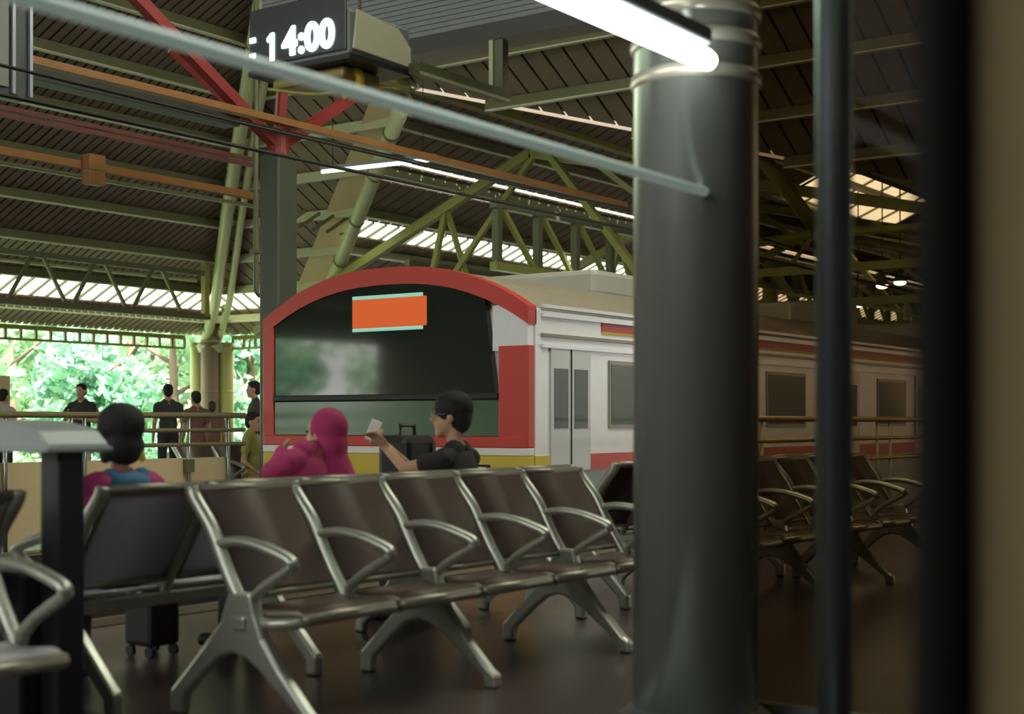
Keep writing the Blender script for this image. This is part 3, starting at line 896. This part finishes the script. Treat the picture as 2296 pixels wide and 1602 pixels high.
glass_screen((4.76, 2.42, 0), (4.76, .5, 0), 'tinted glass screen standing beside the big round column')

# ------------------------------------------------------------------ clock and departure board
zc0, zc1 = 3.095, 3.345
UC = 5.85; vc0, vc1, ucb = 5.194, 5.964, 6.37
root = thing('station_clock', (UC, 5.58, zc0), 'hanging digital clock with glowing white 14:00 digits and cream end', 'clock')
obj('housing', MB().box2((UC, vc0, zc0), (ucb, vc1, zc1 + .0)), M_grey, root, bevel=.02)
obj('face', MB().box2((UC - .012, vc0 + .02, zc0 + .02), (UC, vc1 - .01, zc1 + .10)), mat('clock face', (.05, .06, .065), .3), root, bevel=.006)
obj('end_panel', MB().prism([(UC + .02, vc0 - .012, zc0 + .03), (ucb - .01, vc0 - .012, zc0 + .02), (ucb - .01, vc0 - .012, zc1 - .12), (ucb - .12, vc0 - .012, zc1 - .03), (UC + .05, vc0 - .012, zc1)], (0, .014, 0)),
    mat('cream end panel', (.86, .82, .58), .45), root)
obj('underside', MB().box2((UC - .01, vc0 - .01, zc0 - .03), (ucb, vc1, zc0)), M_black, root)
def text_mesh(s, name, size, m):
    cu = bpy.data.curves.new(name, 'FONT'); cu.body = s; cu.size = size; cu.extrude = .006; cu.offset = size * .035
    cu.align_x = 'CENTER'; cu.align_y = 'CENTER'
    o = bpy.data.objects.new('tmp', cu); COL.objects.link(o)
    dg = bpy.context.evaluated_depsgraph_get()
    me = bpy.data.meshes.new_from_object(o.evaluated_get(dg))
    bpy.data.objects.remove(o); me.name = name; me.materials.clear(); me.materials.append(m); return me
rotf = Matrix(((0, 0, -1), (-1, 0, 0), (0, 1, 0)))   # text x -> -Y, text y -> Z, faces -X
for ch, px in (('1', 614), ('4', 650), (':', 676), ('0', 700), ('0', 733)):
    q = at(px, 80, u=UC - .014)
    if ch == '1':
        me = MB().prism([(.006, -.002, -.079), (.006, -.002, .076), (.006, .020, .076), (.006, .052, .048), (.006, .046, .028), (.006, .026, .040), (.006, .026, -.079)], (-.012, 0, 0)).mesh('digit', M_led)
    else:
        me = text_mesh(ch, 'digit', .215, M_led)
        me.transform(rotf.to_4x4())
    q.z = zc0 + .118
    link('digit' if ch != ':' else 'colon', me, root, q - Vector(root.location))
for z in (.085, .175):
    q = at(567, 80, u=UC - .014); q.y = min(q.y, vc1 - .03)
    obj('indicator', MB().box((UC - .016, q.y, zc0 + z), (.01, .045, .03)), M_led, root, bevel=.006)
# yellow bracket under the clock
yb = Vector((6.1, 5.62, zc0 - .03))
yk = obj('lower_shell', MB().box2((UC + .08, vc0 + .12, zc0 - .10), (UC + .40, vc1 - .1, zc0 - .03)), mat('dull brass shell', (.32, .27, .08), .4), root, bevel=.02)
obj('hook', MB().tube(bez([(UC + .2, vc0 + .16, zc0 - .02), (UC + .2, vc0 + .11, zc0 - .07), (UC + .22, vc0 + .12, zc0 - .14), (UC + .2, vc0 + .22, zc0 - .17)], 5), .028, 10), M_yellow, root, smooth=True)
obj('guard_loop', MB().tube(bez([(UC + .05, vc1 - .1, zc0 - .10), (UC + .15, vc1 - .4, zc0 - .15), (UC + .3, vc0 + .1, zc0 - .12), (UC + .5, vc0, zc0 - .13), (UC + .52, vc0, zc0 - .26)], 5), .009, 8), mat('dull yellow paint', (.45, .42, .10), .5), root, smooth=True)
obj('bar', MB().box2((6.34, 5.10, zc0 - .02), (7.24, 5.18, zc0 + .04)), M_dolive, root)
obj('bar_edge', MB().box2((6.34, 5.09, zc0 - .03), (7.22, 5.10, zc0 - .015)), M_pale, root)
obj('bar_post', MB().box2((7.17, 5.11, zc0 + .02), (7.23, 5.19, 3.45)), M_dolive, root)
obj('bar_post_lit_edge', MB().box2((7.155, 5.175, zc0 + .02), (7.17, 5.205, 3.45)), M_pale, root)  # pale strip painted as the lit left edge of the post
for vv in (vc0 + .15, vc1 - .15):
    obj('hanger', MB().tube([(6.1, vv, zc1), (6.1, vv, 8.8)], .012, 6), M_dolive, root)
# board
UB = 7.2
root = thing('departure_board', (UB, 5.6, 3.456), 'big grey louvred departure board hanging behind the clock', 'board')
obj('screen', MB().box2((UB, 4.0, 3.56), (UB + .18, 7.22, 5.1)), M_board, root)
me = MB().box((0, 0, 0), (.012, 3.2, .006)).mesh('louvre', M_grey)
for i in range(44):
    link('louvre', me, root, Vector((UB - .004, 5.61, 3.575 + i * .034)) - Vector(root.location))
obj('bottom_frame', MB().box2((UB - .03, 3.98, 3.456), (UB + .2, 7.0, 3.565)), mat('dark frame', (.06, .055, .05), .5), root)
obj('glow_row', MB().box2((UB - .022, 6.0, 3.99), (UB - .004, 6.6, 4.08)), M_led, root)
for vv in (4.4, 6.8):
    obj('hanger', MB().tube([(UB + .1, vv, 5.1), (UB + .1, vv, 8.5 if vv < 5 else 9.6)], .02, 8), M_dolive, root)
# hanging screen at the top left corner
hs = at(70, 226, v=8.8)
root = thing('hanging_screen', (hs.x, 8.8, hs.z), 'grey hanging information screen with shiny edge trims', 'screen')
obj('case', MB().box2((hs.x - 1.3, 8.8, hs.z), (hs.x, 8.95, hs.z + 1.0)), mat('screen case', (.09, .09, .10), .4), root, bevel=.01)
obj('display', MB().box2((hs.x - 1.25, 8.785, hs.z + .06), (hs.x - .20, 8.8, hs.z + .95)), mat('screen grey', (.30, .29, .28), .5), root)
for dx in (-.16, -.015):
    obj('edge_trim', MB().box2((hs.x + dx - .012, 8.775, hs.z + .02), (hs.x + dx + .012, 8.80, hs.z + .98)), mat('bluish trim', (.50, .54, .62), .3, metal=.4), root)
for dx in (-1.0, -.3):
    obj('hanger', MB().tube([(hs.x + dx, 8.87, hs.z + 1.0), (hs.x + dx, 8.87, 9.7)], .015, 6), M_dolive, root)
# cream sign beside the far people
cs = at(4, 882, d=22.5)
root = thing('notice_board', (cs.x, cs.y, 0), 'cream notice board standing on the far platform', 'sign')
obj('panel', MB().box2((cs.x - .5, cs.y - .02, .6), (cs.x + .14, cs.y + .02, 1.80)), M_cream, root, bevel=.006)
for dx in (-.4, .05):
    obj('leg', MB().box2((cs.x + dx - .02, cs.y - .015, 0), (cs.x + dx + .02, cs.y + .015, .62)), M_dolive, root)
# black bag under the bench
q = at(356, 1472, z=.0)
root = thing('wheeled_bag', (q.x, q.y, 0), 'small black wheeled bag standing under the bench', 'bag')
obj('shell', MB().box2((q.x - .09, q.y - .05, .05), (q.x + .09, q.y + .14, .31)), M_black, root, bevel=.025)
for dx in (-.07, .07):
    obj('wheel', MB().tube([(q.x + dx - .01, q.y - .02, .026), (q.x + dx + .01, q.y - .02, .026)], .026, 12), M_dark, root)
    obj('wheel', MB().tube([(q.x + dx - .01, q.y + .11, .026), (q.x + dx + .01, q.y + .11, .026)], .026, 12), M_dark, root)
obj('handle', MB().tube([(q.x - .05, q.y + .05, .30), (q.x - .05, q.y + .05, .335), (q.x + .05, q.y + .05, .335), (q.x + .05, q.y + .05, .30)], .009, 8), M_black, root)

# ------------------------------------------------------------------ people
M_skin = mat('skin tan', (.50, .30, .19), .55, noise=.06, scale=20)
M_skin2 = mat('skin brown', (.38, .22, .14), .55, noise=.06, scale=20)
M_hair = mat('black hair', (.010, .009, .008), .75, noise=.3, scale=40, bump=.3)
M_eye = mat('eye', (.02, .015, .012), .2)
M_lip = mat('lip', (.32, .13, .10), .5)

def remesh(mb, voxel, smooth=4):
    me = mb.mesh('tmp', M_skin)
    o = bpy.data.objects.new('tmp', me); COL.objects.link(o)
    r = o.modifiers.new('r', 'REMESH'); r.mode = 'VOXEL'; r.voxel_size = voxel; r.use_smooth_shade = True
    s_ = o.modifiers.new('s', 'SMOOTH'); s_.factor = .5; s_.iterations = smooth
    dg = bpy.context.evaluated_depsgraph_get()
    out = bpy.data.meshes.new_from_object(o.evaluated_get(dg))
    bpy.data.objects.remove(o); bpy.data.meshes.remove(me)
    out.materials.clear()
    out.polygons.foreach_set('use_smooth', [True] * len(out.polygons))
    return out


class Fig:
    def __init__(self): self.p = []
    def cap(self, a, b, r1, r2, tag_): self.p.append(('c', Vector(a), Vector(b), r1, r2, tag_))
    def ell(self, c, r, tag_, rot=None): self.p.append(('e', Vector(c), Vector(r), rot or Matrix.Identity(3), None, tag_))
    def mb(self):
        m = MB()
        for q in self.p:
            if q[0] == 'c': m.capsule(q[1], q[2], q[3], q[4])
            else: m.ellipsoid(q[1], q[2], q[3])
        return m
    def tags(self, X):
        D = []
        for q in self.p:
            if q[0] == 'c':
                a, b = np.array(q[1]), np.array(q[2]); ab = b - a
                t = np.clip(((X - a) @ ab) / max(ab @ ab, 1e-9), 0, 1)
                D.append(np.linalg.norm(X - (a + t[:, None] * ab), axis=1) - (q[3] + (q[4] - q[3]) * t))
            else:
                R = np.array(q[3]); Y = (X - np.array(q[1])) @ R
                r = np.array(q[2]); k = np.linalg.norm(Y / r, axis=1)
                D.append((k - 1) * r.min())
        names = [q[5] for q in self.p]
        return [names[i] for i in np.argmin(np.array(D), axis=0)]


def region(me, tags_f, keep, off, name, m):
    """the faces of one garment, lifted off the body"""
    n = len(me.vertices); co = np.empty(n * 3); no = np.empty(n * 3)
    me.vertices.foreach_get('co', co); me.vertices.foreach_get('normal', no)
    co = co.reshape(-1, 3) + no.reshape(-1, 3) * off
    faces = [tuple(p.vertices) for p, t in zip(me.polygons, tags_f) if t in keep]
    used = sorted({i for f_ in faces for i in f_}); ix = {i: k for k, i in enumerate(used)}
    out = bpy.data.meshes.new(name)
    out.from_pydata([tuple(co[i]) for i in used], [], [tuple(ix[i] for i in f_) for f_ in faces])
    out.materials.append(m); out.polygons.foreach_set('use_smooth', [True] * len(out.polygons)); out.update()
    return out


def hand(F, wr, d, side_, nrm, s, curl):
    """palm, four bent fingers of unequal length, thumb from the side of the palm"""
    d = d.normalized(); side_ = (side_ - d * side_.dot(d)).normalized(); nrm = side_.cross(d) if nrm is None else nrm
    R = Matrix((side_, d, side_.cross(d))).transposed()
    pc_ = wr + d * .05 * s
    F.ell(pc_, (.040 * s, .052 * s, .017 * s), 'skin', R)
    for k, (ox, ln) in enumerate(((-.029, .062), (-.010, .074), (.010, .070), (.028, .055))):
        b = wr + d * .088 * s + side_ * ox * s
        d1 = (d * math.cos(curl * .6) + nrm * math.sin(curl * .6))
        d2 = (d * math.cos(curl * 1.6) + nrm * math.sin(curl * 1.6))
        m1 = b + d1 * ln * .55 * s
        F.cap(b - d * .02 * s, m1, .0098 * s, .0092 * s, 'skin'); F.cap(m1, m1 + d2 * ln * .5 * s, .0092 * s, .0078 * s, 'skin')
    tb = wr + d * .03 * s - side_ * .035 * s
    t1 = tb + (d * .6 - side_ * .7 + nrm * .35).normalized() * .035 * s
    F.cap(tb, t1, .012 * s, .011 * s, 'skin'); F.cap(t1, t1 + (d * .9 - side_ * .1 + nrm * .5).normalized() * .03 * s, .011 * s, .009 * s, 'skin')


def person(base, yaw, label, s=1.0, seated=False, seat_z=.42, head_yaw=None, head_off=(0, 0, 0), lean=0.0, arms=None,
           shirt=None, trousers=None, skin=M_skin, hair='short', sleeve=.55, voxel=.013, shoes=M_black, group=None, hs=1.0, curl=.7,
           hairm=M_hair, extra=None):
    base = Vector(base)
    fw = Vector((math.cos(yaw), math.sin(yaw), 0)); rt = Vector((fw.y, -fw.x, 0)); upv = Vector((0, 0, 1))
    hy = yaw if head_yaw is None else head_yaw
    hf = Vector((math.cos(hy), math.sin(hy), 0)); hr = Vector((hf.y, -hf.x, 0))
    B = Matrix((rt, fw, upv)).transposed(); HB = Matrix((hr, hf, upv)).transposed()
    pz = (seat_z + .085 * s) if seated else .93 * s
    def T(x, y, z): return base + rt * x * s + fw * (y + lean * max(0, z - .1)) * s + upv * (pz + z * s)
    F = Fig()
    F.ell(T(0, 0, .0), (.165 * s, .115 * s, .115 * s), 'trousers', B)
    F.ell(T(0, 0, .15), (.142 * s, .098 * s, .14 * s), 'shirt', B)
    F.ell(T(0, .0, .33), (.162 * s, .105 * s, .17 * s), 'shirt', B)
    F.cap(T(-.15, 0, .445), T(.15, 0, .445), .056 * s, .056 * s, 'shirt')
    F.cap(T(-.06, -.01, .49), T(.06, -.01, .49), .05 * s, .05 * s, 'shirt')
    ho = Vector(head_off)
    hc = T(0, .03, .665) + ho * s
    F.cap(T(0, -.01, .47), hc + Vector((0, 0, -.06 * s)) - hf * .015 * s, .054 * s, .050 * s, 'skin')
    k = s * hs
    F.ell(hc - hf * .008 * k + upv * .028 * k, (.074 * k, .094 * k, .090 * k), 'skin', HB)
    F.ell(hc + hf * .022 * k - upv * .045 * k, (.058 * k, .066 * k, .075 * k), 'skin', HB)
    F.cap(hc + hf * .084 * k + upv * .012 * k, hc + hf * .098 * k - upv * .022 * k, .010 * k, .015 * k, 'skin')
    F.cap(hc + hf * .062 * k - hr * .02 * k - upv * .098 * k, hc + hf * .062 * k + hr * .02 * k - upv * .098 * k, .02 * k, .02 * k, 'skin')
    for sg in (-1, 1):
        F.ell(hc + hr * sg * .074 * k - hf * .006 * k - upv * .008 * k, (.014 * k, .022 * k, .032 * k), 'skin', HB)
    for sg in (-1, 1):
        sh = T(sg * .175, 0, .435)
        a = (arms or {}).get(sg)
        if a is None:
            el = T(sg * .225, -.03, .16); wr = T(sg * .22, .08 if not seated else .18, -.08 if not seated else .02)
        else: el, wr = Vector(a[0]), Vector(a[1])
        mid = sh.lerp(el, sleeve)
        F.cap(sh, mid, .053 * s, .047 * s, 'shirt')
        F.cap(mid, el, .043 * s, .038 * s, 'skin' if sleeve < .99 else 'shirt')
        F.cap(el, wr, .037 * s, .026 * s, 'shirt' if sleeve > 1 else 'skin')
        d = (wr - el).normalized()
        inn_ = (-rt * sg + fw * .2)
        sd = d.cross(inn_).normalized()
        if sd.length < .1: sd = fw.copy()
        if sd.dot(fw if abs(d.z) > .5 else upv) > 0: sd = -sd
        hand(F, wr, d, sd, inn_.normalized(), s, curl)
        hp_ = T(sg * .085, 0, -.03)
        if seated:
            kn = T(sg * .11, .42, .0); kn.z = seat_z + .06 * s; an = Vector((kn.x, kn.y, base.z + .09 * s)) + fw * .03 * s
        else:
            kn = T(sg * .095, .02, -.45); an = T(sg * .10, -.02, -.84)
        F.cap(hp_, kn, .082 * s, .058 * s, 'trousers'); F.cap(kn, an, .056 * s, .038 * s, 'trousers')
        F.cap(Vector((an.x, an.y, base.z + .042 * s)) - fw * .03 * s, Vector((an.x, an.y, base.z + .036 * s)) + fw * .15 * s, .040 * s, .033 * s, 'shoeR' if sg > 0 else 'shoeL')
    root = thing('person', base, label, 'person', group)
    me = remesh(F.mb(), voxel)
    nf = len(me.polygons); cen = np.empty(nf * 3); me.polygons.foreach_get('center', cen)
    tg = F.tags(cen.reshape(-1, 3))
    inv = Matrix.Translation(-base)
    me.materials.append(skin)
    kids = [region(me, tg, {'shirt'}, .010 * s, 'shirt', shirt), region(me, tg, {'trousers'}, .009 * s, 'trousers', trousers), region(me, tg, {'shoeL'}, .006 * s, 'shoe', shoes), region(me, tg, {'shoeR'}, .006 * s, 'shoe', shoes)]
    me.name = 'body'; me.transform(inv); link('body', me, root)
    for kd in kids: kd.transform(inv); link(kd.name.split('.')[0], kd, root)
    H = Fig()
    if hair in ('short', 'full'):
        g_ = 1.0 if hair == 'short' else 1.14
        H.ell(hc - hf * .022 * k + upv * .045 * k, (.083 * k * g_, .097 * k * g_, .088 * k * g_), 'h', HB)
        H.ell(hc - hf * .055 * k + upv * .0 * k, (.074 * k * g_, .060 * k * g_, .085 * k * g_), 'h', HB)
        H.ell(hc + hf * .036 * k + upv * .090 * k, (.060 * k * g_, .040 * k, .028 * k * g_), 'h', HB)
    elif hair == 'bob':
        H.ell(hc - hf * .030 * k + upv * .040 * k, (.104 * k, .108 * k, .098 * k), 'h', HB)
        H.ell(hc - hf * .050 * k - upv * .055 * k, (.100 * k, .075 * k, .085 * k), 'h', HB)
        for sg in (-1, 1):
            H.cap(hc + hr * sg * .082 * k - hf * .01 * k + upv * .03 * k, hc + hr * sg * .085 * k - hf * .02 * k - upv * .11 * k, .03 * k, .022 * k, 'h')
    if H.p:
        hm = remesh(H.mb(), voxel * .9, 2); hm.materials.append(hairm); hm.name = 'hair'; hm.transform(inv); link('hair', hm, root)
    for sg in (-1, 1):
        obj('eye', MB().ellipsoid(hc + hf * .081 * k + hr * sg * .031 * k + upv * .012 * k, (.012 * k, .008 * k, .007 * k), HB, 10, 6), M_eye, root, smooth=True)
    obj('mouth', MB().ellipsoid(hc + hf * .083 * k - upv * .056 * k, (.022 * k, .008 * k, .006 * k), HB, 10, 6), M_lip, root, smooth=True)
    return root, dict(hc=hc, hf=hf, hr=hr, k=k, T=T, fw=fw, rt=rt, HB=HB, inv=inv, B=B)

D90 = math.radians(90)
M_bt = mat('black tee', (.018, .015, .015), .8, noise=.2, scale=10, bump=.15)
M_dk = mat('dark trousers', (.03, .03, .035), .8)
M_mag = mat('magenta jacket', (.45, .035, .17), .7, noise=.12, scale=9, bump=.2)
M_blue = mat('blue hood', (.06, .20, .36), .75, noise=.1, scale=9, bump=.2)
M_hij = mat('fuchsia hijab', (.40, .025, .12), .75, noise=.1, scale=9, bump=.2)

# man in black tee holding a white phone
hw1 = at(852, 990, v=5.12); hw2 = at(866, 1000, v=5.02)
man, K = person((6.08, 4.61, 0), math.radians(98), 'man in black tee sitting on the bench holding up a white phone', s=.88, hs=1.12, seated=True, seat_z=.42,
    head_yaw=math.radians(126), head_off=(0, 0, .03), lean=.08, shirt=M_bt, trousers=M_dk, hair='full', voxel=.0085, sleeve=.5,
    arms={-1: (at(908, 1052, v=4.82), hw1), 1: (at(930, 1060, v=4.95), hw2)}, curl=1.0)
gm = MB()
for sg in (-1, 1):
    c = K['hc'] + K['hf'] * .098 + K['hr'] * sg * .034 + Vector((0, 0, .012))
    ring = [c + K['hr'] * math.cos(t) * .026 + Vector((0, 0, math.sin(t) * .019)) for t in [i * math.pi / 8 for i in range(17)]]
    gm.tube(ring, .0025, 6, cap=False)
    gm.tube([c + K['hr'] * sg * .026, K['hc'] + K['hr'] * sg * .082 - K['hf'] * .01 + Vector((0, 0, .01))], .0022, 6)
gm.tube([K['hc'] + K['hf'] * .100 + K['hr'] * x + Vector((0, 0, .018)) for x in (-.009, .009)], .0022, 6)
obj('glasses', gm, mat('glasses frame', (.5, .5, .48), .25, metal=.6), man)
hd_ = (hw1 - at(908, 1052, v=4.82)).normalized()
pcn = hw1 + hd_ * .10 + Vector((0, 0, .02))
root = thing('phone', pcn, 'white phone held up by the man in black', 'phone')
Rp = Matrix.Rotation(math.radians(-50), 3, 'Z') @ Matrix.Rotation(math.radians(22), 3, 'Y')
obj('case', MB().box(pcn, (.062, .010, .12), Rp), mat('white phone', (.8, .82, .8), .3), root, bevel=.004)
obj('screen', MB().box(pcn + Rp @ Vector((0, .006, 0)), (.054, .002, .11), Rp), M_black, root)
# tall black case in front of the bench
bq = at(913, 1060, v=5.5)
root = thing('trolley_case', (bq.x, 5.5, 0), 'tall black trolley case with loop handle standing before the man in black', 'suitcase')
obj('shell', MB().box2((bq.x - .15, 5.38, .05), (bq.x + .15, 5.62, .995)), M_black, root, bevel=.045)
obj('pocket', MB().box2((bq.x - .12, 5.35, .12), (bq.x + .12, 5.39, .55)), M_dark, root, bevel=.02)
obj('strap', MB().tube([(bq.x + .10, 5.372, .1), (bq.x + .10, 5.372, .95)], .012, 8), mat('bag strap', (.10, .10, .10), .5), root)
obj('handle', MB().tube([(bq.x - .07, 5.5, .98), (bq.x - .065, 5.5, 1.055), (bq.x + .065, 5.5, 1.055), (bq.x + .07, 5.5, .98)], .013, 8), mat('handle brown', (.10, .075, .06), .5), root, smooth=True)
for dx in (-.11, .11):
    for dy in (-.08, .08):
        obj('wheel', MB().tube([(bq.x + dx - .012, 5.5 + dy, .03), (bq.x + dx + .012, 5.5 + dy, .03)], .03, 12), M_dark, root)

# woman in fuchsia hijab
wm, K = person((4.90, 4.61, 0), math.radians(97), 'woman in fuchsia hijab and top sitting on the bench', s=.90, seated=True, seat_z=.42,
    head_yaw=math.radians(100), head_off=(.13, -.02, -.085), shirt=M_hij, trousers=M_dk, hair=None, voxel=.011, sleeve=1.2,
    arms={-1: (at(615, 1055, v=4.70), at(632, 1012, v=4.95))})
H = Fig(); hc, hf, hr, k = K['hc'], K['hf'], K['hr'], K['k']; Z = Vector((0, 0, 1))
H.ell(hc - hf * .035 * k + Z * .035 * k, (.098 * k, .105 * k, .108 * k), 'h', K['HB'])
H.ell(hc - hf * .05 * k - Z * .06 * k, (.098 * k, .085 * k, .12 * k), 'h', K['HB'])
H.cap(hc - hf * .03 * k - Z * .10 * k, hc - hf * .05 * k - Z * .27 * k + hr * .03 * k, .095 * k, .13 * k, 'h')
H.cap(hc + hf * .0 * k - Z * .13 * k, hc - hr * .16 * k - Z * .24 * k, .075 * k, .10 * k, 'h')
hm = remesh(H.mb(), .01, 4); hm.materials.append(M_hij); hm.name = 'hijab'; hm.transform(K['inv']); link('hijab', hm, wm)

# child in magenta jacket with blue hood
ch, K = person((3.79, 4.60, 0), math.radians(92), 'child with black bob hair in magenta jacket with blue hood on the bench', s=.74, seated=True, seat_z=.42,
    head_yaw=math.radians(96), head_off=(0, 0, .075), hs=1.25, shirt=M_mag, trousers=M_dk, hair='bob', voxel=.010, sleeve=1.2)
T = K['T']; H = Fig()
H.ell(T(-.03, -.12, .47), (.10, .05, .05), 'h', K['B']); H.ell(T(-.03, -.18, .36), (.075, .04, .065), 'h', K['B'])
for sg in (-1, 1): H.cap(T(sg * .11, -.05, .51), T(sg * .08, .10, .46), .035, .03, 'h')
hm = remesh(H.mb(), .01, 4); hm.materials.append(M_blue); hm.name = 'hood'; hm.transform(K['inv']); link('hood', hm, ch)
J = Fig(); J.ell(T(0, -.01, .28), (.165, .12, .20), 'h', K['B']); J.cap(T(-.17, -.02, .44), T(.17, -.02, .44), .075, .075, 'h')
for sg in (-1, 1): J.cap(T(sg * .21, -.02, .43), T(sg * .28, -.03, .18), .066, .055, 'h')
hm = remesh(J.mb(), .01, 4); hm.materials.append(M_mag); hm.name = 'jacket'; hm.transform(K['inv']); link('jacket', hm, ch)
hb = K['hc'] - K['hf'] * .105 * K['k'] + K['hr'] * .05 * K['k'] - Z * .10 * K['k']
obj('hair_tie', MB().ellipsoid(hb, (.016, .014, .024)), M_yellow, ch, smooth=True)

# people on the far platform
def far(px, d, yaw, label, **kw):
    p = at(px, HY, d=d); p.z = 0
    kw.setdefault('voxel', .016)
    return person(p, math.radians(yaw), label, **kw)
M_br = mat('brown maroon top', (.17, .08, .06), .8); M_kh = mat('khaki trousers', (.45, .36, .12), .8)
M_yg = mat('yellow green shirt', (.35, .33, .09), .8); M_gy = mat('pale trousers', (.55, .50, .44), .8)
p1 = at(183, HY, d=21.5)
l1 = Vector((p1.x, p1.y, 0))
yaw1 = math.radians(205); f1 = Vector((math.cos(yaw1), math.sin(yaw1), 0)); r1_ = Vector((f1.y, -f1.x, 0))
pm_, PK = far(183, 21.5, 205, 'man in black tee with orange print looking down at a phone behind the railing', s=.96, shirt=mat('black print tee', (.03, .028, .03), .8), trousers=M_gy, skin=M_skin,
    arms={1: (l1 + r1_ * .24 + f1 * .05 + Z * 1.10, l1 + r1_ * .10 + f1 * .28 + Z * 1.20), -1: (l1 - r1_ * .25 + f1 * .02 + Z * 1.08, l1 - r1_ * .05 + f1 * .26 + Z * 1.12)})
obj('shirt_print', MB().ellipsoid(PK['T'](-.09, .085, .26), (.075, .035, .07), PK['B'], 14, 8), mat('orange print', (.70, .24, .06), .7), pm_, smooth=True)
q = l1 + r1_ * .06 + f1 * .37 + Z * 1.24
root = thing('phone', q, 'dark phone held by the man behind the railing', 'phone')
obj('case', MB().box(q, (.075, .012, .15), Matrix.Rotation(yaw1 + D90, 3, 'Z') @ Matrix.Rotation(math.radians(-50), 3, 'X')), M_black, root, bevel=.003)
obj('camera_bump', MB().box(q + f1 * .012, (.02, .02, .02)), M_black, root)
far(377, 21.8, 62, 'man in dark grey shirt standing with his back turned behind the railing', s=.96, shirt=mat('dark grey shirt', (.05, .045, .045), .8), trousers=M_dk)
far(440, 20.4, 75, 'person in brown maroon top standing in front of the corner column', s=.88, shirt=M_br, trousers=M_br, skin=M_skin2)
far(474, 21.0, 40, 'shorter person in brown maroon top bending beside the corner column', s=.80, lean=.18, shirt=mat('rust top', (.20, .10, .07), .8), trousers=M_br, skin=M_skin2, hairm=mat('brown hair', (.05, .03, .02), .6))
far(572, 19.6, 140, 'man in dark top standing beside the train, turned away from the column', s=.95, shirt=mat('dark brown top', (.06, .04, .035), .8), trousers=M_dk)
far(6, 20.6, 20, 'person in white and dark clothes in front of the cream notice board', s=.90, shirt=mat('white dark top', (.45, .40, .36), .8), trousers=M_dk)
sb = (be.x - .28, 11.55 - .37, 0)
far_s = person(sb, math.radians(-62), 'man in yellow green shirt sitting on the small far bench', s=.90, seated=True, seat_z=.42, head_yaw=math.radians(-75), head_off=(0, 0, -.03),
    shirt=M_yg, trousers=M_kh, voxel=.013)
